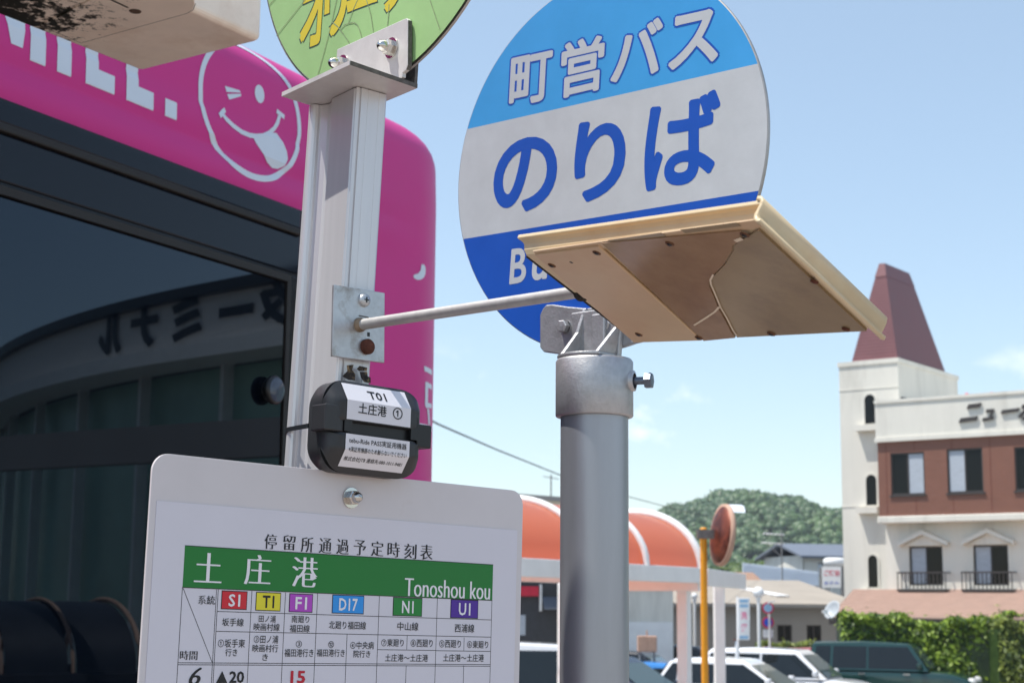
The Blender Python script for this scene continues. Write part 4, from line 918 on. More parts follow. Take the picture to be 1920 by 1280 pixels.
decal([rect(-1.712, -1.667, zb0, zb1)], 'letter', M['buswhite'])
decal([rect(-1.62, -1.578, zb0 + .045, zb1), rect(-1.62, -1.523, zb0, zb0 + .045)], 'letter', M['buswhite'])
decal([rect(-1.482, -1.44, zb0, zb1), rect(-1.44, -1.385, zb0, zb0 + .045), rect(-1.44, -1.39, zb0 + .15, zb0 + .19), rect(-1.44, -1.385, zb1 - .045, zb1)], 'letter', M['buswhite'])
decal([rect(-1.342, -1.298, zb0, zb0 + .045)], 'letter', M['buswhite'])
sg_ = glyph('S', .05, 4); x0, x1, y0, y1 = bbox(sg_[0]); decal([([(-2.12 + .12 * (x - x0) / (x1 - x0), zb0 + hz_ * (y - y0) / (y1 - y0)) for x, y in sg_[0]], sg_[1])], 'letter', M['buswhite'])
# winking face
cl_, cz, rl, rz_ = -.992, 2.885, .215, .183
def zl(x, y): return bpx(x / 2.977, y / 2.977)
ring = []; n = 72
for k in range(n):
    a0 = 2 * math.pi * k / n; a1 = 2 * math.pi * (k + 1) / n
    f_ = lambda a, w_: (cl_ + (rl + w_) * math.cos(a), cz + (rz_ + w_) * math.sin(a))
    ring.append(([f_(a0, .0085), f_(a1, .0085), f_(a1, -.0085), f_(a0, -.0085)], [(0, 1, 2, 3)]))
fc = decal(ring, 'face_emblem', M['buswhite'])
def stroke(pts, w_):
    o = []
    for i, (x, z) in enumerate(pts):
        xa, za = pts[max(0, i - 1)]; xb, zb = pts[min(len(pts) - 1, i + 1)]; L_ = math.hypot(xb - xa, zb - za); nx_, nz_ = -(zb - za) / L_, (xb - xa) / L_
        o.append(((x + nx_ * w_, z + nz_ * w_), (x - nx_ * w_, z - nz_ * w_)))
    return [([a[0], b[0], b[1], a[1]], [(0, 1, 2, 3)]) for a, b in zip(o, o[1:])]
ec = zl(1452, 525); decal([([(ec[0] + .021 * math.cos(2 * math.pi * k / 24), ec[1] + .025 * math.sin(2 * math.pi * k / 24)) for k in range(24)], [tuple(range(24))])], 'eye', M['buswhite'], parent=fc)
for q in (((1257, 480), (1340, 505), (1345, 518), (1266, 514)), ((1268, 526), (1348, 524), (1347, 538), (1280, 557))): decal([([zl(*p) for p in q], [(0, 1, 2, 3)])], 'wink', M['buswhite'], parent=fc)
mo = [zl(*p) for p in ((1238, 632), (1262, 668), (1300, 705), (1345, 738), (1390, 757), (1430, 762), (1470, 758), (1505, 743), (1532, 718), (1550, 685), (1562, 645))]
decal(stroke(mo, .0065), 'mouth', M['buswhite'], parent=fc)
for q in (((1222, 648), (1258, 612)), ((1545, 620), (1588, 655))): decal(stroke([zl(*p) for p in q], .0065), 'dimple', M['buswhite'], lift=.0018, parent=fc)
tg = [zl(*p) for p in ((1405, 765), (1470, 762), (1530, 740), (1548, 745), (1575, 795), (1595, 845), (1600, 890), (1583, 928), (1555, 943), (1525, 938), (1490, 905), (1455, 850), (1425, 805))]
decal([(tg, [tuple(range(len(tg)))])], 'tongue', M['buswhite'], lift=.0018, parent=fc)
# island name running down the corner
for ch, (x0, x1, z0, z1) in (('小', (-.24, .09, 2.47, 2.78)), ('豆', (-.075, .20, 2.07, 2.35))):
    gm = glyph(ch, .03, 3); a0, a1, c0, c1_ = bbox(gm[0])
    vs = [(x0 + (x1 - x0) * (x - a0) / (a1 - a0), z0 + (z1 - z0) * (y - c0) / (c1_ - c0)) for x, y in gm[0]]
    if ch == '小':
        q = [zl(1165 * 0, 0)]
        def z5(x, y): return bpx(520 + x / 4.571, 480 + y / 4.571)
        pts = [z5(*p) for p in ((1240, 68), (1265, 75), (1278, 105), (1276, 150), (1258, 185), (1230, 202), (1195, 204), (1170, 190), (1163, 170), (1175, 158), (1205, 150), (1228, 120), (1232, 85))]
        decal([(pts, [tuple(range(len(pts)))])], 'letter', M['buswhite'], fine=True)
    else:
        keep = [f for f in gm[1] if all(vs[i][0] < .028 for i in f)]
        parts = [(vs, keep)]
        def z6(x, y): return bpx(520 + x / 5.565, 680 + y / 5.565)
        P6 = lambda l: [z6(*p) for p in l]
        parts = [(P6(((1540, 30), (1680, 70), (1680, 125), (1545, 85))), [(0, 1, 2, 3)]), (P6(((1560, 195), (1605, 200), (1600, 470), (1575, 470), (1555, 440))), [(0, 1, 2, 3, 4)]),
                 (P6(((1600, 205), (1682, 225), (1682, 278), (1600, 255))), [(0, 1, 2, 3)]), (P6(((1600, 412), (1684, 425), (1684, 470), (1590, 465))), [(0, 1, 2, 3)]),
                 (P6(((1590, 475), (1625, 480), (1650, 640), (1615, 640))), [(0, 1, 2, 3)]), (P6(((1480, 628), (1686, 660), (1686, 712), (1475, 665))), [(0, 1, 2, 3)])]
        for p_ in parts: decal([p_], 'letter', M['buswhite'], fine=True)

# ================================================================== BUS STOP POST (left)
TQ = quad3([(345.9, 1022.1), (923.8, 1058.1), (918.5, 1245.6), (332, 1242.3)], 1.4)
T0 = TQ[0]; TU = (TQ[1] - TQ[0]).normalized(); TN = (-(TU.cross(TQ[3] - TQ[0]))).normalized(); TV = -TN.cross(TU).normalized()
if TV.z > 0: TV = -TV
if TN.y > 0: TN = -TN
AX = V((.038, 0.0, 1)).normalized()
FP = T0 - TN * .012                                        # plane of the post's right face
arr = onpl(664.5, 250, FP, TN); rgt = onpl(723, 250, FP, TN)
el_ = azv(-36); nl = V((el_.y, -el_.x, 0)); nl = nl if nl.y < 0 else -nl
def lp_(x): return onpl(x, 250, arr, nl)
e_r = (rgt - arr).normalized()
p617, p602, p576 = lp_(617), lp_(603), lp_(577)
cen = lp_(589.5); rc_ = 13 / 3000 * (cen - CAM).dot(FW)
inn = -nl
prf = [arr + e_r * .003 - TN * .000, arr + e_r * .003 - TN * .0015, arr + e_r * .0055 - TN * .0015, arr + e_r * .006]
for k in (.36, .72):
    c = arr + (rgt - arr) * k; prf += [c - e_r * .0007, c - TN * .0004, c + e_r * .0007]
prf += [rgt - e_r * .003, rgt - e_r * .001 - TN * .001, rgt - TN * .004]
bk = rgt - TN * .03
prf += [bk, cen + inn * .02 + e_r * .005]
d1 = (p576 - p602).normalized()
for k in range(13):
    a_ = math.radians(150 - 180 * k / 12 * 1.1); prf.append(cen + d1 * rc_ * math.sin(math.radians(90) * 0 + a_ * 0) + (d1 * math.sin(a_) * 0)) if False else prf.append(cen + (d1 * math.cos(math.radians(-70 + 265 * k / 12)) * 1 + inn * -math.sin(math.radians(-70 + 265 * k / 12))) * rc_)
prf += [p602 + inn * .006, p617 + inn * .006, p617 + inn * .0005, p617 - (p617 - arr).normalized() * .002, arr + (p617 - arr).normalized() * .006, arr + (p617 - arr).normalized() * .005 + inn * .0015, arr + (p617 - arr).normalized() * .003 + inn * .0015, arr + (p617 - arr).normalized() * .0015]
stop = thing('bus_stop_post', 'white aluminium triangular bus stop post carrying a pale green round sign', 'sign post', V((arr.x - .07, arr.y + .02, 0)))
# top: cap underside level
capN = P(655, 121, 1.545)
ztop_ = capN.z
def lift_to(p, z): return p + AX * ((z - p.z) / AX.z)
b = MB(); b.prism([lift_to(p, 0) for p in prf], AX * (ztop_ - .001) / AX.z); b.build('post', M['alu'], stop)
# cap plate: near corner N, edges e1 (to the right) and e2 (to the left)
def onz(x, y, z): r = ray(x, y); return CAM + r * ((z - CAM.z) / r.z)
cN, cR, cL = onz(655, 122, ztop_), onz(782, 166, ztop_), onz(528, 181, ztop_)
cF = cR + cL - cN
b = MB(); b.prism([cN, cR, cF, cL], AX * .0045); capo = b.build('cap_plate', M['cap'], stop)
b = MB(); e1 = (cR - cN); e2 = (cL - cN)
e1n, e2n = e1.normalized(), e2.normalized()
b.obox(cN - e2n * .0006 + AX * .0002 + e1n * .001, e1 * .99, e2n * .0005, AX * .0043); b.build('cut_edge', M['edge'], capo)
# flange behind the sign disc at the right corner, bracket plate in front
fz = P(787, 112, 1.62).z
b = MB(); b.obox(cR - e1n * .004 + AX * .004, e1n * .004, e2 * .5, AX * max(.02, fz - ztop_)); b.build('rear_flange', M['edge'], stop)
G0 = cN + e1 * .80
gd = e2n; gn = V((gd.y, -gd.x, 0)).normalized(); gn = gn if gn.y < 0 else -gn     # sign plane direction, normal to camera
gdisc = onpl(690, 60, G0, gn)
def gp(x, y, off=0): return onpl(480 + x / 4.571, y / 4.571, G0 + gn * off, gn)
br_ = [gp(695, 425, .004), gp(1262, 168, .004), gp(1290, 157, .004), gp(1303, 175, .004), gp(1300, 560, .004), gp(1285, 600, .004), gp(1255, 625, .004)]
low_ = br_[-1]; lft = gp(688, 500, .004)
base_l = lft + ZA * (ztop_ + .005 - lft.z); base_r = low_ + ZA * 0
b = MB(); b.prism(br_ + [V((low_.x, low_.y, ztop_ + .0055)), V((lft.x, lft.y, ztop_ + .0055)), lft], -gn * .0045); bro = b.build('bracket', M['cap'], stop, bevel=.0006)
b = MB()
rim_pts = [gp(1303, 175, .0042), gp(1300, 560, .0042), gp(1285, 600, .0042)]
for a_, c_ in zip(rim_pts, rim_pts[1:]):
    q = gd * -.0006; b.add([a_ + q, c_ + q, c_ + q - gn * .0047, a_ + q - gn * .0047], [(0, 1, 2, 3)])
b.build('cut_edge', M['edge'], bro)
def capnut(parent, c, ax, r=.0065, washer=True):
    ax = ax.normalized()
    b = MB(); b.lathe(c, ax, [(r * 1.05, r * .25), (r * 1.05, r * 1.1)], 6, False); b.lathe(c, ax, [(r * 1.05, r * 1.1), (r * .82, r * 1.25)], 6, False)
    b.lathe(c, ax, [(r * .8, r * 1.2), (r * .78, r * 1.6), (r * .6, r * 2.05), (r * .3, r * 2.3), (0, r * 2.36)], 20)
    o = b.build('cap_nut', M['chrome'], parent)
    if washer:
        b = MB(); b.lathe(c, ax, [(r * 1.45, 0), (r * 1.45, r * .22), (r * .8, r * .24)], 24, False); b.build('washer', M['chrome'], o if parent.parent is None else parent)
    return o
capnut(stop, gp(1165, 415, .0042), gn, .0075); capnut(stop, gp(745, 560, .0042), gn, .0075)
# green disc
gpts = [(500.8, 0), (518, 65.6), (545.6, 118), (574, 149), (877, 0), (852, 41.6), (817, 83), (788.5, 108)]
DO = G0 - gn * .003
uv = np.array([[(onpl(x, y, DO, gn) - DO).dot(gd), (onpl(x, y, DO, gn) - DO).z] for x, y in gpts])
sol = np.linalg.lstsq(np.c_[2 * uv, np.ones(len(uv))], (uv ** 2).sum(1), rcond=None)[0]
GR = float(np.sqrt(sol[2] + sol[0] ** 2 + sol[1] ** 2)); GC = DO + gd * float(sol[0]) + ZA * float(sol[1])
print('green disc radius', GR, 'gd az', math.degrees(math.atan2(gd.x, gd.y)))
b = MB(); b.lathe(GC, gn, [(0, -.003), (GR, -.003), (GR, 0)], 96, False); gdo = b.build('sign_disc', M['signback'], stop)
b = MB(); b.lathe(GC, gn, [(GR - .003, .0006), (0, .0006)], 96, False); b.build('face_film', M['green_face'], gdo)
gq = lambda l, off: [gp(x, y, off) for x, y in l]
for ch, l in (('オ', ((415, -170), (655, -270), (612, 325), (375, 430))), ('リ', ((600, -215), (785, -290), (765, 250), (588, 320))), ('ー', ((780, 30), (1020, -70), (1030, 0), (790, 92))), ('ブ', ((1065, -420), (1350, -520), (1345, 10), (1080, 110)))):
    bbx = bbox(glyph(ch, 0)[0])
    b = MB(); fit(b, bold(ch, .042, 3, 4), *gq(l, -.00225), bb=bbx); b.build('letter_outline', M['dkgreen'], gdo)
    b = MB(); fit(b, bold(ch, .024, 3, 4), *gq(l, -.00205), bb=bbx); b.build('letter', M['yellow'], gdo)
for l in ([(110, 50), (190, -40), (260, -120)], [(175, 310), (420, 0), (500, -100)], [(530, 640), (585, 440), (640, 230), (665, 110), (690, 0), (700, -80)], [(650, 190), (700, 230), (750, 295), (800, 370)], [(725, 250), (760, 215), (800, 200), (840, 195), (868, 215), (885, 250), (905, 320)], [(790, 200), (830, 90), (870, 0), (905, -80)], [(945, 0), (968, 70), (985, 140), (1005, 275)], [(1125, 225), (1135, 130), (1140, 40)], [(1490, 0), (1520, 90), (1545, 165), (1575, 250)]):
    b = MB(); b.strip([gp(x, y, -.00185) for x, y in l], .0012, gn); b.build('film_crack', M['crackline'], gdo)
# steel plate, screws
PO = T0 - TN * .009
def pp(x, y, off=0): return onpl(520 + x / 4.571, 480 + y / 4.571, PO + TN * off, TN)
b = MB(); b.prism([pp(485, 243), pp(922, 316), pp(918, 915), pp(470, 858)], -TN * .003); plo = b.build('mount_plate', M['zinc'], stop, bevel=.0006)
c = pp(740, 380); b = MB(); b.lathe(c, TN, [(.0068, 0), (.0068, .001), (.0058, .0035), (.003, .0048), (0, .005)], 24); sc_ = b.build('screw', M['zinc'], stop)
b = MB(); uu = TU; vv = TV
for a_, c_ in ((uu, vv), (vv, uu)): b.obox(c + TN * .0046 - a_ * .0028 - c_ * .0006, a_ * .0056, c_ * .0012, TN * .0008)
b.build('cross_slot', M['absdark'], sc_)
c = pp(762, 778); b = MB(); b.lathe(c, TN, [(.0076, 0), (.0078, .0035), (.0066, .0055), (0, .006)], 24); b.build('rusty_screw', M['rust'], stop)
b = MB(); c = pp(785, 655); b.obox(c - TU * .002, TU * .003, TV * .004, TN * .0004); b.build('slot_hole', M['absdark'], plo)
b = MB(); c = pp(740, 513); b.obox(c - TU * .006, TU * .012, TV * .0012, TN * .0004); b.build('weld_mark', M['edge'], plo)
# torn sticker remains on the post face
def fp_(x, y): return onpl(520 + x / 4.571, 480 + y / 4.571, FP + TN * .0004, TN)
for l in (((555, 1030), (600, 985), (595, 935), (655, 930), (640, 975), (668, 1010), (665, 1065), (610, 1060)), ((680, 965), (705, 940), (770, 955), (768, 985), (735, 985), (700, 985)), ((705, 990), (770, 990), (775, 1030), (800, 1040), (800, 1090), (745, 1080), (715, 1040))):
    b = MB(); b.poly([fp_(x, y) for x, y in l]); b.build('sticker_scrap', M['peel'], stop)

# ================================================================== LAMP HOOD on its rod
H4 = quad3([(987, 479), (1428, 424), (1632, 616), (1192, 638)], 1.3)
hA, hB, hC, hD = H4      # corners of the underside
hu = (hB - hA); hv = (hD - hA); hun, hvn = hu.normalized(), hv.normalized(); hn = hun.cross(hvn).normalized(); hn = hn if hn.z > 0 else -hn
print('hood', hu.length, hv.length, math.degrees(hu.angle(hv)), hn)
hood = thing('lamp_hood', 'beige plastic lamp hood with cracked cover held out on a metal rod', 'lamp hood', V((hA.x, hA.y, hD.z)))
def hq(s, t, n_=0): return hA + hu * s + hv * t + hn * n_
ul, vl_ = hu.length, hv.length
ringdef = [(-.0095, .0150), (-.0095, .0118), (-.0062, .0110), (-.0040, .0085), (-.0028, .0040), (0, 0)]
b = MB()
def ringpts(i_, n_): a, c_ = i_ / ul, i_ / vl_; return [hq(a, c_, n_), hq(1 - a * .3, c_, n_), hq(1 - a * .3, 1 - c_ * .2, n_), hq(a, 1 - c_ * .2, n_)]
rr_ = [ringpts(i_, n_) for i_, n_ in ringdef]; vs = [p for r_ in rr_ for p in r_]
b.add(vs, [(4 * i + k, 4 * i + (k + 1) % 4, 4 * i + 4 + (k + 1) % 4, 4 * i + 4 + k) for i in range(len(rr_) - 1) for k in range(4)])
b.add(rr_[0], [(0, 1, 2, 3)]); b.add(rr_[-1], [(0, 1, 2, 3)])
b.build('shell', M['beige'], hood, bevel=.0009)
b = MB(); sp_ = [(-.003, .0162), (.0, .0160), (.0026, .0142), (.0032, .0105), (.0024, .0060), (.0014, .0025), (.0022, -.0005), (.0048, -.0022), (.0080, -.0026)]
vs = [hq(1, t_) + hun * p_[0] + hn * p_[1] for p_ in sp_ for t_ in (-.07, 1.075)]
b.add(vs, [(2 * i, 2 * i + 1, 2 * i + 3, 2 * i + 2) for i in range(len(sp_) - 1)], True)
o = b.build('end_lip', M['beige'], hood); md = o.modifiers.new('so', 'SOLIDIFY'); md.thickness = .0030; md.offset = 0
# gasket at the left end, under-plates and broken cover
zb = -.0002
def hpx(x, y, off=zb): return onpl(840 + x / 2.977, 340 + y / 2.977, hA + hn * off, hn)
b = MB(); b.prism([hq(-.016, .02, .0004), hq(.004, .02, .0004), hq(.004, 1.0, .0004), hq(-.016, 1.0, .0004)], hn * .0075); b.build('gasket', M['gasket'], hood)
def h8(x, y, off=zb): return onpl(1260 + x / 4.266, 340 + y / 4.266, hA + hn * off, hn)
pxq = lambda l, off: [onpl(x, y, hA + hn * off, hn) for x, y in l]
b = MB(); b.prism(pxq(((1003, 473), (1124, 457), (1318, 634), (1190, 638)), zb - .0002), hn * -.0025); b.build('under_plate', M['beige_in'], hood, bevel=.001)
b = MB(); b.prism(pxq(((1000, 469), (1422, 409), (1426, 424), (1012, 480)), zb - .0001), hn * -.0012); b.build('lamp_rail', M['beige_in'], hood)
ck = [(545, 462), (499, 490), (495, 530), (430, 640), (330, 745), (306, 790), (312, 825), (345, 900), (390, 1010), (440, 1095), (490, 1195), (518, 1232)]
b = MB(); b.prism([hpx(862, 332, zb - .0003), hpx(1640, 262, zb - .0003)] + [h8(x - 7, y, zb - .0003) for x, y in ck] + [hpx(1432, 877, zb - .0003)], hn * -.0022); b.build('cover_shard', M['cover_a'], hood)
b = MB(); b.prism([h8(x + 8, y, zb - .0003) for x, y in ck] + [h8(1560, 1180, zb - .0003), h8(700, 375, zb - .0003)], hn * -.0018); b.build('cover_shard', M['cover_b'], hood)
for seg, w_ in ((ck[4:], .0015), ([(378, 1003), (340, 1045), (270, 1092), (175, 1152)], .0018), ([(560, 458), (505, 480)], .0034)):
    b = MB(); b.strip([h8(x, y, zb - .0029) for x, y in seg], w_, hn); b.build('crack', M['crackwhite'], hood)
for l in (((905, 330), (1205, 288)), ((1310, 272), (1625, 232))):
    b = MB(); b.strip([hpx(x, y + 8, zb - .0018) for x, y in l], .0055, hn); b.build('vent_slot', M['cover_b'], hood)
for x, y in ((580, 468), (830, 398), (1238, 348), (1657, 298), (1065, 853), (1400, 872), (1805, 850)):
    c = hpx(x, y, zb - .0026); b = MB(); b.lathe(c, -hn, [(.0036, 0), (.0034, .0005), (.002, .0007)], 16); o = b.build('screw', mat('rust_ring', (.13, .055, .025), .8, var=.4, scale=200), hood)
    b = MB(); b.lathe(c, -hn, [(.0021, .0006), (.0017, .0014), (0, .0015)], 14); b.build('screw_core', M['absdark'], o)
for x, y in ((1140, 800), (1390, 1180)):
    c = onpl(1260 + x / 4.266, 340 + y / 4.266, hA + hn * (zb - .0026), hn); b = MB(); b.lathe(c, -hn, [(.0032, 0), (.003, .0007), (0, .0012)], 14); b.build('screw', M['rust'], hood)
c = hpx(688, 452, zb - .0026); b = MB(); b.lathe(c, -hn, [(.002, 0), (0, .0006)], 10); b.build('drill_hole', M['absdark'], hood)
r0_ = pp(705, 590); r1_ = P(1092, 546, (hq(0, .45, .004) - CAM).dot(FW))
b = MB(); b.tube([r0_, r1_], .0054, 20); b.build('rod', M['rod'], hood); b = MB(); b.lathe(r0_, (r1_ - r0_).normalized(), [(.0075, -.004), (.0072, .002), (.0054, .006)], 20); b.build('weld_collar', mat('rust_stained_weld', (.3, .22, .15), .7, .3, var=.3, scale=150), hood)
b = MB(); dr = (r1_ - r0_).normalized(); b.lathe(r1_ - dr * .004, dr, [(.0056, 0), (.0085, .001), (.0085, .012), (0, .013)], 18); b.build('rod_socket', M['gasket'], hood)

# ================================================================== GREY POLE with the blue disc
GD = 1.85
gz0 = P(1114, 775, GD); gz1 = P(1114, 1200, GD)
axp = P(1114.5, 780, GD)
rp = 63.5 / 3000 * (axp - CAM).dot(FW); px_, py_ = axp.x, axp.y
pole = thing('sign_pole', 'grey metal pole topped by a round blue and white bus stop sign', 'sign pole', V((px_, py_, 0)))
zc0 = P(1114, 782, GD).z; zc1 = P(1114, 672, GD).z
b = MB(); b.lathe((px_, py_, 0), ZA, [(rp, 0), (rp, zc0 + .03)], 64); b.build('pole', M['greypole'], pole)
rcx = 73 / 3000 * (axp - CAM).dot(FW)
b = MB(); b.lathe((px_, py_, zc0), ZA, [(rp + .0005, -.0005), (rcx - .001, 0), (rcx, .0015), (rcx, zc1 - zc0 - .003), (rcx - .002, zc1 - zc0), (rcx * .5, zc1 - zc0 + .001), (0, zc1 - zc0 + .001)], 64); b.build('collar', M['castalu'], pole)
# set bolt on the right
rb = V((.94, -.34, 0)).normalized(); cb = V((px_, py_, P(1170, 716, GD).z)) + rb * rcx
b = MB(); b.lathe(cb, rb, [(.0125, -.004), (.012, .003), (.009, .0035)], 20); b.build('bolt_boss', M['castalu'], pole)
b = MB(); b.lathe(cb, rb, [(.0045, 0), (.0045, .018)], 14); b.lathe(cb + rb * .016, rb, [(0, 0), (.0095, 0), (.0095, .0075), (.008, .0085), (0, .0088)], 6, False); b.build('set_bolt', M['darkbolt'], pole)
# disc
dd = azv(-49); dn_ = V((-dd.y, dd.x, 0)); dn_ = dn_ if dn_.y < 0 else -dn_
BD0 = P(1150, 293, 1.90)
bp_ = [(877, 242.5), (1424.5, 119), (866, 449), (1419.5, 358.5), (1041.5, 0), (1355.6, 0), (912, 560), (1018, 642), (858.5, 363), (1442, 215)]
uv = np.array([[(onpl(x, y, BD0, dn_) - BD0).dot(dd), (onpl(x, y, BD0, dn_) - BD0).z] for x, y in bp_])
sol = np.linalg.lstsq(np.c_[2 * uv, np.ones(len(uv))], (uv ** 2).sum(1), rcond=None)[0]
BR = float(np.sqrt(sol[2] + sol[0] ** 2 + sol[1] ** 2)); BC = BD0 + dd * float(sol[0]) + ZA * float(sol[1])
print('blue disc radius', BR)
b = MB(); b.lathe(BC, dn_, [(0, -.004), (BR, -.004), (BR, 0), (BR - .0015, .0005)], 128, False); bdo = b.build('sign_disc', M['signback'], pole)
def dpx(x, y, off=0): return onpl(840 + x / 2.977, y / 2.977, BC + dn_ * off, dn_)
rx_ = -dd
l1 = (dpx(110, 722), dpx(1740, 355)); l2 = (onpl(866, 449, BC, dn_), onpl(1419.5, 358.5, BC, dn_))
def side_of(p, l): e = (l[1] - l[0]); q = p - l[0]; return e.dot(rx_) * q.z - e.z * q.dot(rx_)
Rf = BR - .0012
circ = [BC + rx_ * Rf * math.cos(2 * math.pi * k / 240) + ZA * Rf * math.sin(2 * math.pi * k / 240) for k in range(240)]
def clip(poly, l, keep):
    o = []
    for i in range(len(poly)):
        a, c = poly[i], poly[(i + 1) % len(poly)]; sa, sb = side_of(a, l) * keep, side_of(c, l) * keep
        if sa >= 0: o.append(a)
        if sa * sb < 0: o.append(a + (c - a) * (sa / (sa - sb)))
    return o
for nm, pl, m_ in (('top_band', clip(circ, l1, 1), 'disc_cyan'), ('white_band', clip(clip(circ, l1, -1), l2, 1), 'disc_white'), ('lower_band', clip(circ, l2, -1), 'disc_blue')):
    b = MB(); b.poly([p + dn_ * .0006 for p in pl]); b.build(nm, M[m_], bdo)
for ch, l in (('町', ((352, 326), (588, 274), (572, 556), (337, 606))), ('営', ((636, 240), (880, 185), (862, 500), (622, 557))), ('バ', ((916, 170), (1204, 88), (1190, 405), (904, 470))), ('ス', ((1240, 98), (1515, 36), (1508, 340), (1226, 402)))):
    bbx = bbox([v for q in bold(ch, .03) for v in q[0]])
    b = MB(); fit(b, bold(ch, .058, 4), *[dpx(x, y, .00075) for x, y in l], bb=bbx); b.build('letter_outline', M['disc_blue'], bdo)
    b = MB(); fit(b, bold(ch, .026, 4), *[dpx(x, y, .0009) for x, y in l], bb=bbx); b.build('letter', M['disc_white'], bdo)
for ch, l in (('の', ((258, 800), (614, 735), (604, 1150), (250, 1215))), ('り', ((714, 690), (996, 640), (986, 1092), (697, 1142))), ('ば', ((1108, 570), (1524, 493), (1508, 1000), (1090, 1074)))):
    b = MB(); fit(b, bold(ch, .028, 6, 14), *[dpx(x, y, .00075) for x, y in l]); b.build('letter', M['disc_blue'], bdo)
def d7(x, y): return onpl(840 + x / 2.977, 340 + y / 2.977, BC + dn_ * .00075, dn_)
xx = 0
for ch, w_ in zip('Bus Stop', (92, 88, 70, 40, 92, 60, 88, 88)):
    x0 = 345 + xx; sl_ = -.145
    if ch != ' ':
        hh = 195 if ch in 'BSt' else 150; dp = 40 if ch == 'p' else 0
        b = MB(); fit(b, bold(ch, .02, 4), *[d7(x, y + sl_ * (x - 345)) for x, y in ((x0 + 10, 575 - hh), (x0 + w_ + 6, 575 - hh), (x0 + w_ - 4, 575 + dp), (x0 - 4, 575 + dp))]); b.build('letter', M['disc_white'], bdo)
    xx += w_ + 30
# cast bracket holding the disc
bo_ = BC + dn_ * .004
def c7(x, y, off=.004): return onpl(840 + x / 2.977, 340 + y / 2.977, BC + dn_ * off, dn_)
pl = [(545, 715), (565, 692), (600, 690), (680, 702), (790, 712), (1100, 665), (1120, 690), (1110, 870), (1090, 900), (690, 985), (620, 965), (550, 955), (530, 930), (530, 750)]
b = MB(); b.prism([c7(x, y, .0012) for x, y in pl], dn_ * .006); b.build('sign_bracket', M['castalu'], pole, bevel=.0015)
# tapering neck from the collar back to the bracket, open in front between two webs
pc = V((px_, py_, 0)); dk = (BC + dn_ * .006 - pc).dot(dn_)      # bracket plane measured from the pole axis
def nk(r_, d_, z): return V((px_, py_, z)) + rx_ * r_ + dn_ * d_
zt_b = c7(788, 712).z - .004
b = MB(); b.prism([nk(-.030, dk + .001, zc1 - .002), nk(.034, dk + .001, zc1 - .002), nk(.040, dk + .001, zt_b), nk(-.036, dk + .001, zt_b)], dn_ * .007); b.build('neck_wall', M['castalu'], pole, bevel=.0015)
b = MB(); n = 20; vs = [nk(-.031 + .062 * k / n, math.sqrt(max(0, (rcx * .97) ** 2 - (-.031 + .062 * k / n) ** 2)), zc1 + .0005) for k in range(n + 1)]
b.prism(vs + [nk(.031, dk, zc1 + .0005), nk(-.031, dk, zc1 + .0005)], ZA * .004); b.build('neck_floor', M['castalu'], pole, bevel=.001)
for r0, r1, nm in ((-.030, -.020, 1), (.026, .038, 1)):
    b = MB(); zf = zc1 + .003; df = math.sqrt(max(0, (rcx * .95) ** 2 - r0 ** 2))
    p4 = [nk(r0, dk, zf), nk(r0, df, zf), nk((r0 + r1) / 2, dk + (df - dk) * .35, zf + (zt_b - zf) * .55), nk(r1, dk + .006, zt_b + .004), nk(r1, dk, zt_b + .004)]
    b.prism(p4, rx_ * .005); b.build('web_rib', M['castalu'], pole, bevel=.0012)
b = MB(); b.prism([nk(-.002, dk + .004, zc1 + .006), nk(.018, dk + .004, zc1 + .006), nk(.018, dk + .004, zt_b - .006), nk(-.002, dk + .004, zt_b - .006)], dn_ * .009); b.build('cast_boss', M['castalu'], pole, bevel=.002)
for x, y in ((655, 812), (895, 800)):
    c = c7(x, y, .0075); b = MB(); b.lathe(c, dn_, [(.0085, 0), (.0085, .0012)], 20, False); b.lathe(c + dn_ * .001, dn_, [(.0078, 0), (.0078, .0065), (.0066, .0075), (0, .0078)], 6, False); b.build('hex_bolt', M['castalu'], pole)

# ================================================================== TIMETABLE BOARD
tb = thing('timetable_board', 'white bus timetable board with green header bolted to the post', 'timetable', T0 + TV * .6)
def tl2(u_, v_, off=0): return T0 + TU * u_ + TV * v_ + TN * off
b = MB(); out_ = [tl2(x, y, 0) for x, y in rrect(-.0365, .4065, -.0785, .62, .016, 8)]
b.prism(out_, -TN * .003); b.build('panel', M['board'], tb, bevel=.0005)
b = MB(); b.prism([tl2(x, y, .0001) for x, y in ((-.0305, -.037), (.3985, -.037), (.3985, .6), (-.0305, .6))], TN * .0006); sheet = b.build('sheet', M['paper'], tb)
SO = .0008
def z1(x, y):       # picture position in the enlarged view -> board coordinates
    q = onpl(260 + x / 2.66667, 850 + y / 2.66667, T0, TN) - T0; return q.dot(TU), q.dot(TV)
def tt(body, cx, cy, w_, h_, m_='ink', style='b', off=SO + .0003, par=None, name='lettering', r=.012, shear=0):
    a, c_ = z1(cx - w_ / 2, cy), z1(cx + w_ / 2, cy); e, f_ = z1(cx, cy - h_ / 2), z1(cx, cy + h_ / 2)
    u0, u1, v0, v1 = a[0], c_[0], e[1], f_[1]; sh = shear * (v1 - v0)
    g_ = mincho(body) if style == 'm' else bold(body, r, 2, 6)
    b = MB(); fit(b, g_, tl2(u0 + sh, v0, off), tl2(u1 + sh, v0, off), tl2(u1 - sh, v1, off), tl2(u0 - sh, v1, off))
    return b.build(name, M[m_], par or sheet)
hb = [z1(229, 459), z1(1770, 555), z1(1764, 733), z1(218, 668)]
BWd = .3653; bh = (hb[2][1] + hb[3][1]) / 2
def trect(u0, u1, v0, v1, off, m_, name, par=None):
    b = MB(); b.poly([tl2(u0, v0, off), tl2(u1, v0, off), tl2(u1, v1, off), tl2(u0, v1, off)]); return b.build(name, M[m_], par or sheet)
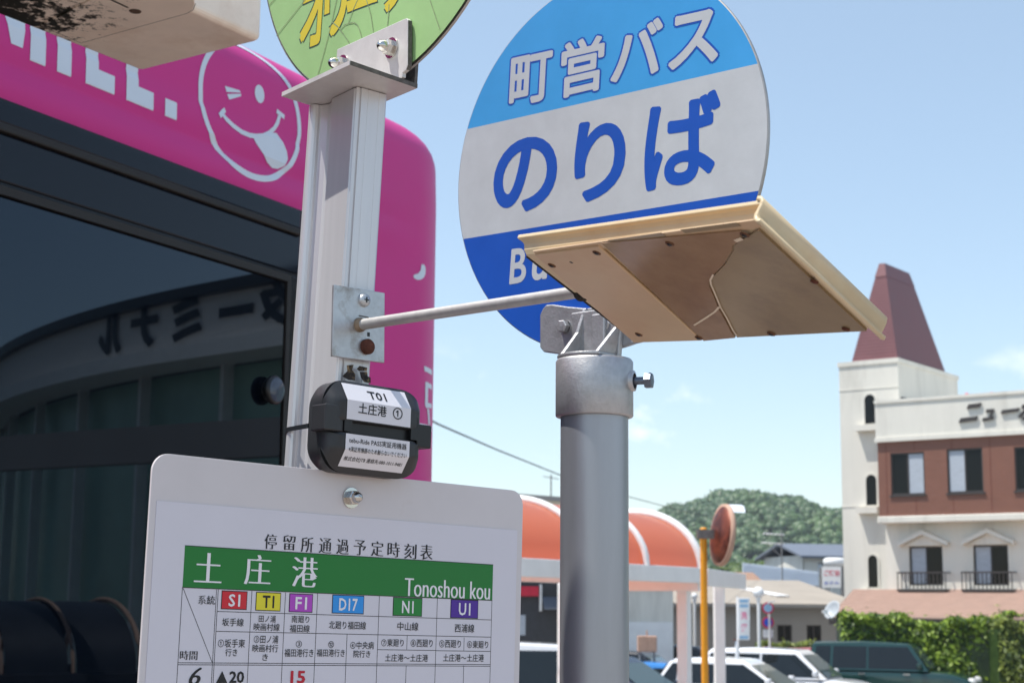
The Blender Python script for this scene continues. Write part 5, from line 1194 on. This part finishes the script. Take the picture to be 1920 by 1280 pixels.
trect(0, BWd, 0, bh, SO, 'ink_green', 'header_band')
for ch, cx, cy in zip('停留所通過予定時刻表', (657, 750, 840, 930, 1017, 1103, 1190, 1272, 1355, 1436), (440, 445, 455, 460, 465, 470, 475, 480, 488, 492)): tt(ch, cx, cy, 62, 74, style='m')
for ch, cx, cy, w_ in (('土', 345, 570, 138), ('庄', 592, 580, 132), ('港', 828, 592, 128)): tt(ch, cx, cy, w_, 148, 'inkwhite', 'm')
tt('Tonoshou kou', 1540, 676, 428, 88, 'inkwhite', 'm')
tt('系統', 337, 731, 85, 44, style='m'); tt('時間', 247, 1007, 88, 46, style='m')
for body_, m_, x0, x1, cy, tx in (('S1', 'ink_red', 410, 540, 733, 'inkwhite'), ('T1', 'ink_yell', 582, 708, 740, 'ink'), ('F1', 'ink_purp', 749, 868, 747, 'inkwhite'), ('D17', 'ink_blue', 964, 1124, 754, 'inkwhite'), ('N1', 'ink_grn', 1268, 1415, 766, 'inkwhite'), ('U1', 'ink_viol', 1556, 1695, 777, 'inkwhite')):
    a, c_ = z1(x0, cy), z1(x1, cy); e, f_ = z1((x0 + x1) / 2, cy - 48), z1((x0 + x1) / 2, cy + 46); g_ = .0008
    bd = trect(a[0], c_[0], e[1], f_[1], SO, 'ink', 'route_badge'); trect(a[0] + g_, c_[0] - g_, e[1] + g_, f_[1] - g_, SO + .0002, m_, 'badge_fill', sheet)
    tt(body_, (x0 + x1) / 2, cy, (92 if len(body_) == 3 else 58), 62, tx, 'b', SO + .0005, name='route_number', r=.02)
# ruled lines
b = MB(); LW = .0006
def hl(xa, ya, xb, yb, w_=LW):
    p_, q_ = z1(xa, ya), z1(xb, yb); v_ = (p_[1] + q_[1]) / 2; b.strip([tl2(p_[0], v_, SO), tl2(q_[0], v_, SO)], w_, TN)
def vl2(xa, ya, xb, yb, w_=LW, ext=False):
    p_, q_ = z1(xa, ya), z1(xb, yb); u_ = (p_[0] + q_[0]) / 2; b.strip([tl2(u_, p_[1], SO), tl2(u_, .58 if ext else q_[1], SO)], w_, TN)
for l in ((388, 788, 1762, 830), (383, 886, 1758, 917), (1190, 978, 1484, 983), (1484, 983, 1757, 988), (192, 1044, 1756, 1053), (192, 1053, 1756, 1062)): hl(*l)
for x0, y0, x1, y1 in ((218, 668, 186, 1147), (387, 678, 361, 1147), (395, 678, 370, 1147), (563, 685, 541, 1147), (731, 693, 711, 1147), (893, 697, 872, 1147), (1202, 712, 1184, 1147), (1040, 903, 1029, 1147), (1491, 722, 1478, 1147), (1764, 733, 1753, 1147)): vl2(x0, y0, x1, y1, ext=True)
for x0, y0, x1, y1 in ((1340, 908, 1338, 978), (1625, 918, 1623, 985)): vl2(x0, y0, x1, y1)
for x0, y0, x1, y1 in ((1334, 1057, 1333, 1147), (1622, 1057, 1621, 1147)): vl2(x0, y0, x1, y1, ext=True)
p_, q_ = z1(220, 672), z1(365, 1042); b.strip([tl2(*p_, SO), tl2(*q_, SO)], LW, TN)
for k in range(1, 12): v_ = .128 + .036 * k; b.strip([tl2(-.004, v_, SO), tl2(BWd, v_, SO)], LW, TN)
b.strip([tl2(0, 0, SO + .0002), tl2(BWd, 0, SO + .0002)], .0006, TN); b.strip([tl2(0, bh, SO + .0002), tl2(BWd, bh, SO + .0002)], .0006, TN)
b.build('ruled_lines', M['ink'], sheet, kind='stuff')
for a in (('坂手線', 468, 842, 108, 40), ('田ノ浦', 640, 825, 85, 35), ('映画村線', 637, 866, 130, 38), ('南廻り', 806, 827, 88, 36), ('福田線', 802, 873, 100, 38), ('北廻り福田線', 1041, 857, 185, 40), ('中山線', 1343, 863, 105, 42), ('西浦線', 1626, 872, 98, 42),
          ('①坂手東', 461, 947, 135, 42), ('行き', 460, 993, 60, 38), ('②田ノ浦', 634, 927, 122, 40), ('映画村行', 630, 972, 128, 38), ('き', 629, 1017, 28, 34), ('③', 798, 951, 30, 34), ('福田港行き', 798, 995, 145, 40), ('⑫', 959, 953, 28, 34), ('福田港行き', 957, 995, 140, 38),
          ('④中央病', 1114, 957, 118, 38), ('院行き', 1113, 1000, 84, 36), ('⑦東廻り', 1266, 944, 112, 38), ('⑧西廻り', 1412, 947, 110, 38), ('⑤西廻り', 1554, 950, 108, 38), ('⑥東廻り', 1692, 953, 105, 38), ('土庄港～土庄港', 1336, 1020, 215, 38), ('土庄港～土庄港', 1621, 1020, 204, 38)):
    tt(*a, r=.005)
tt('6', 283, 1112, 58, 88, 'ink', 'm', shear=.18); tt('▲', 413, 1116, 56, 60); tt('20', 487, 1116, 74, 60, r=.03); tt('15', 793, 1116, 74, 64, 'inkred', r=.03)
c = z1(1068, 222); capnut(tb, tl2(c[0] - .002, c[1], .0002), TN, .0068)

# ================================================================== SENSOR BOX strapped to the post
BX0 = FP + TN * .001
def z6p(x, y, off): return onpl(520 + x / 5.565, 680 + y / 5.565, BX0 + TN * off, TN) - BX0
AU = (AX - TN * AX.dot(TN)).normalized(); AE = AU.cross(TN); AE = AE if AE.dot(TU) > 0 else -AE
def ea(x, y, off): q = z6p(x, y, off); return q.dot(AE), q.dot(AU)
DF = .042
L0, T1_ = ea(505, 400, .032)[0], ea(1000, 232, .028)[1]; R0 = ea(1492, 600, .032)[0]; B0 = ea(1000, 1178, .03)[1]
print('box w,h', R0 - L0, T1_ - B0)
W6, H6 = R0 - L0, T1_ - B0; rc6 = min(W6, H6) * .27
sb = thing('sensor_box', 'small charcoal plastic device box with white labels strapped to the post', 'device box', BX0 + AE * (L0 + W6 / 2) + AU * B0)
def bxp(e, a, n_): return BX0 + AE * (L0 + e) + AU * (B0 + a) + TN * n_
PA = [(0, .029), (.05, .031), (.235, DF), (.41, DF), (.425, DF - .006), (.535, DF - .006), (.55, DF), (.77, DF), (.96, .031), (1, .028)]
def bprof(t):
    for (a, n0), (c_, n1_) in zip(PA, PA[1:]):
        if a <= t <= c_: return n0 + (n1_ - n0) * (t - a) / (c_ - a)
    return .028
ncol = 29; vs = []; ts = sorted({p[0] for p in PA} | {k / 24 for k in range(25)})
es = [W6 * .5 * (1 - math.cos(math.pi * k / (ncol - 1))) for k in range(ncol)]
for e in es:
    dx = min(e, W6 - e); cut = rc6 - math.sqrt(max(0, rc6 ** 2 - max(0, rc6 - dx) ** 2)) if dx < rc6 else 0
    lo, hi = cut, H6 - cut
    for t in ts:
        a = lo + (hi - lo) * t; en = min(1, dx / .016); n_ = .024 + (bprof(a / H6) - .024) * math.sqrt(max(0, 1 - (1 - en) ** 2)) if en < 1 else bprof(a / H6)
        vs.append(bxp(e, a, n_))
nt_ = len(ts); b = MB(); b.add(vs, [(i * nt_ + j, i * nt_ + j + 1, (i + 1) * nt_ + j + 1, (i + 1) * nt_ + j) for i in range(ncol - 1) for j in range(nt_ - 1)], True)
o = b.build('lid', M['abs'], sb); md = o.modifiers.new('es', 'EDGE_SPLIT'); md.split_angle = math.radians(22)
rr6 = [(x, y) for x, y in rrect(0, W6, 0, H6, rc6, 10)]
b = MB(); b.prism([bxp(x, y, .0235) for x, y in rr6], TN * .003, True); b.build('lid_rim', M['abs'], sb)
b = MB(); ins = [(x, y) for x, y in rrect(.0006, W6 - .0006, .0006, H6 - .0006, rc6, 10)]
lay = [(.0006, .0232), (.0006, .008), (.004, .0005), (.012, -.004)]
vs = []; 
for i_, n_ in lay: vs += [bxp(x, y, n_) for x, y in rrect(i_, W6 - i_, i_, H6 - i_, rc6 - i_ * .5, 10)]
m6 = len(rr6); b.add(vs, [(k * m6 + j, k * m6 + (j + 1) % m6, (k + 1) * m6 + (j + 1) % m6, (k + 1) * m6 + j) for k in range(len(lay) - 1) for j in range(m6)], True); b.add(vs[-m6:], [tuple(range(m6))]); b.build('back_shell', M['abs'], sb)
def lab(x0, x1, t0, t1, name):
    brk = sorted({t0, t1} | {p[0] for p in PA if t0 < p[0] < t1}); b = MB()
    vs = [bxp(x, t * H6, bprof(t) + .0006) for t in brk for x in (x0, x1)]; b.add(vs, [(2 * i, 2 * i + 1, 2 * i + 3, 2 * i + 2) for i in range(len(brk) - 1)]); return b.build(name, M['label'], sb)
lx0, lx1 = ea(728, 400, DF)[0] - L0, ea(1390, 500, DF)[0] - L0
la = lab(lx0, lx1, .56, .965, 'name_label'); lb_ = lab(lx0, lx1, .06, .405, 'notice_label')
def bt_(body, x0, x1, t0, t1, par, r=.012):
    g_ = bold(body, r, 2, 6); allv = [v for q in g_ for v in q[0]]; X0, X1, Y0, Y1 = bbox(allv); b = MB()
    for i, (vv_, ff) in enumerate(g_):
        o_ = []
        for x, y in vv_:
            t = t0 + (t1 - t0) * (y - Y0) / (Y1 - Y0); o_.append(bxp(x0 + (x1 - x0) * (x - X0) / (X1 - X0), t * H6, bprof(t) + .0009 + i * 8e-6))
        b.add(o_, ff)
    b.build('lettering', M['ink'], par)
lw = lx1 - lx0
bt_('T01', lx0 + lw * .36, lx0 + lw * .645, .815, .91, la, .02); bt_('土庄港', lx0 + lw * .17, lx0 + lw * .61, .635, .755, la); bt_('①', lx0 + lw * .71, lx0 + lw * .865, .63, .76, la)
bt_('tebu-Ride PASS実証用機器', lx0 + lw * .05, lx0 + lw * .95, .305, .372, lb_, .007); bt_('※実証用機器のため触らないでください', lx0 + lw * .05, lx0 + lw * .955, .215, .27, lb_, .007); bt_('株式会社JTB 連絡先:080-1011-9481', lx0 + lw * .035, lx0 + lw * .94, .115, .168, lb_, .006)
for x0, x1, nm in ((-.006, .016, 0), (W6 - .010, W6 + .0085, 1)):
    b = MB()
    b.prism([bxp(x, y, .018) for x, y in ((x0, H6 * .42), (x1, H6 * .42), (x1, H6 * .70), (x0, H6 * .70))] if nm == 0 else [bxp(x, y, .016) for x, y in ((x0, H6 * .36), (x1, H6 * .36), (x1, H6 * .62), (x0, H6 * .62))], TN * (.022 if nm == 0 else .024))
    o = b.build('latch', M['abs'] if nm == 0 else M['absdark'], sb, bevel=.0012)
    b = MB(); c0 = (x1 if nm == 0 else x0 - .009); b.prism([bxp(x, y, .03) for x, y in ((c0, H6 * .43), (c0 + .009, H6 * .43), (c0 + .009, H6 * .68), (c0, H6 * .68))], TN * (.0115)); b.build('latch_recess', M['absdark'], o)
b = MB(); b.prism([bxp(x, y, DF - .0065) for x, y in ((.012, H6 * .43), (W6 - .012, H6 * .43), (W6 - .012, H6 * .53), (.012, H6 * .53))], TN * .0009); b.build('groove', M['absdark'], sb)
# cable tie round the post
cz_ = P(555, 806, 1.6).z; pr2 = [lift_to(p, cz_) for p in prf]; ctr_ = sum(pr2, V((0, 0, 0))) / len(pr2)
lft_ = lift_to(cen, cz_) + d1 * (rc_ + .0012) ; tie = [bxp(.002, H6 * .50, .004), lift_to(cen, cz_) + V((-rc_ * .7, -rc_ * .9, .002)), lift_to(cen, cz_) + V((-rc_ * 1.12, .0, 0)), lift_to(cen, cz_) + V((-rc_ * .6, rc_ * 1.0, -.001)), lift_to(rgt - TN * .032, cz_), lift_to(rgt + e_r * .002, cz_), bxp(W6 - .002, H6 * .5, .004)]
b = MB()
for p_, q_ in zip(tie, tie[1:]): b.add([p_ - ZA * .0022, q_ - ZA * .0022, q_ + ZA * .0022, p_ + ZA * .0022], [(0, 1, 2, 3)])
o = b.build('cable_tie', M['absdark'], sb); md = o.modifiers.new('so', 'SOLIDIFY'); md.thickness = .0014; md.offset = 0

# ================================================================== CREAM SIGN BOX overhead, left
BXZ = 2.6
xf_, xr_ = onz(265, 135, BXZ), onz(491, 78, BXZ)
k2 = azv(31.6); k1 = (xr_ - xf_); k1.z = 0; thk = k1.length; k1n = k1.normalized()
lb0 = -k2 * .62      # long direction, towards the camera's left
def bxq(s, t, z): return xf_ + k1n * (thk * s) - k2 * t + ZA * z
MOS = bpy.data.materials.new('mouldy_cream_fibreglass'); MOS.use_nodes = True
bxo = thing('sign_box', 'weathered cream sign box with mouldy underside hanging at the upper left', 'sign box', V((bxq(.5, .95, 0).x, bxq(.5, .95, 0).y, 0)))
_m = M['boxbeige']; t_ = _m.node_tree; bs = t_.nodes['Principled BSDF']
lk = [l for l in t_.links if l.to_socket == bs.inputs['Base Color']][0].from_socket
geo = t_.nodes.new('ShaderNodeNewGeometry')
vsub = t_.nodes.new('ShaderNodeVectorMath'); vsub.operation = 'SUBTRACT'; vsub.inputs[1].default_value = bxq(.0, .42, 0); t_.links.new(geo.outputs['Position'], vsub.inputs[0])
vlen = t_.nodes.new('ShaderNodeVectorMath'); vlen.operation = 'LENGTH'; t_.links.new(vsub.outputs[0], vlen.inputs[0])
mr = t_.nodes.new('ShaderNodeMapRange'); mr.inputs[1].default_value = .34; mr.inputs[2].default_value = .08; mr.inputs[3].default_value = 0; mr.inputs[4].default_value = .42; t_.links.new(vlen.outputs['Value'], mr.inputs[0])
ns = t_.nodes.new('ShaderNodeTexNoise'); ns.inputs['Scale'].default_value = 46; ns.inputs['Detail'].default_value = 10; ns.inputs['Roughness'].default_value = .72; t_.links.new(geo.outputs['Position'], ns.inputs[0])
ns2 = t_.nodes.new('ShaderNodeTexNoise'); ns2.inputs['Scale'].default_value = 7; ns2.inputs['Detail'].default_value = 4; t_.links.new(geo.outputs['Position'], ns2.inputs[0])
a1 = t_.nodes.new('ShaderNodeMath'); t_.links.new(ns.outputs[0], a1.inputs[0]); t_.links.new(mr.outputs[0], a1.inputs[1])
a3 = t_.nodes.new('ShaderNodeMath'); a3.operation = 'MULTIPLY_ADD'; a3.inputs[1].default_value = .35; a3.inputs[2].default_value = -.17; t_.links.new(ns2.outputs[0], a3.inputs[0])
a4 = t_.nodes.new('ShaderNodeMath'); t_.links.new(a1.outputs[0], a4.inputs[0]); t_.links.new(a3.outputs[0], a4.inputs[1])
st_ = t_.nodes.new('ShaderNodeMapRange'); st_.inputs[1].default_value = .72; st_.inputs[2].default_value = .80; t_.links.new(a4.outputs[0], st_.inputs[0])
mm = t_.nodes.new('ShaderNodeMix'); mm.data_type = 'RGBA'; mm.inputs[7].default_value = (.022, .021, .014, 1); t_.links.new(st_.outputs[0], mm.inputs[0]); t_.links.new(lk, mm.inputs[6]); t_.links.new(mm.outputs[2], bs.inputs['Base Color'])
b = MB(); b.prism([bxq(0, 0, 0), bxq(1, 0, 0), bxq(1, .62, 0), bxq(0, .62, 0)], ZA * .16); b.build('casing', M['boxbeige'], bxo, bevel=.012, seg=4)
# inset service panel on the underside
def bz_(x, y, off=-.0005): return onz(x / 2.977, y / 2.977, BXZ + off)
q_ = [bz_(225, 137), bz_(452, 236), bz_(1040, 72), bz_(1075, 52), bz_(1088, 20), bz_(1080, -30), bz_(900, -120), bz_(620, -60)]
b = MB(); b.prism([p + ZA * .0004 for p in q_], -ZA * .0025); pn = b.build('service_panel', M['boxbeige'], bxo, bevel=.0012)
for seg in ((bz_(225, 140), bz_(452, 239), bz_(1040, 75), bz_(1078, 54), bz_(1092, 18)),):
    b = MB(); b.strip([p - ZA * .0009 for p in seg], .0012, ZA); b.build('panel_seam', M['gasket'], bxo)
c = bz_(755, 64, -.003); b = MB(); b.lathe(c, -ZA, [(.0105, 0), (.0098, .0012), (.006, .0002), (0, .0)], 24); o = b.build('drain_boss', mat('brown_drain', (.11, .07, .045), .6, var=.4, scale=90), bxo)
b = MB(); b.strip([bz_(715, 45, -.0035), bz_(640, 10, -.0035), bz_(560, -30, -.0035)], .0045, ZA); b.build('drain_slot', M['gasket'], bxo)
# its own post, beyond the left edge of the picture
pb = bxq(.5, .70, 0); b = MB(); b.lathe((pb.x, pb.y, 0), ZA, [(.04, 0), (.04, BXZ + .14), (0, BXZ + .145)], 24); b.build('post', M['zinc'], bxo)
for z in (.04, .10): b = MB(); b.obox(bxq(.35, .60, z), k1n * thk * .3, -k2 * .12, ZA * .03); b.build('arm', M['zinc'], bxo)

# ================================================================== summer haze
hzm = bpy.data.materials.new('summer_haze'); hzm.use_nodes = True; t_ = hzm.node_tree; t_.nodes.clear()
ho = t_.nodes.new('ShaderNodeOutputMaterial'); pvn = t_.nodes.new('ShaderNodeVolumePrincipled'); pvn.inputs['Color'].default_value = (.86, .92, 1, 1); pvn.inputs['Density'].default_value = .00022; pvn.inputs['Anisotropy'].default_value = .2
t_.links.new(pvn.outputs[0], ho.inputs['Volume'])
b = MB(); b.box(-520, 520, -60, 920, -3, 58); hz_o = b.build('haze', hzm, kind='stuff'); hz_o['label'] = 'thin pale summer haze between the car park and the hill'; hz_o['category'] = 'haze'
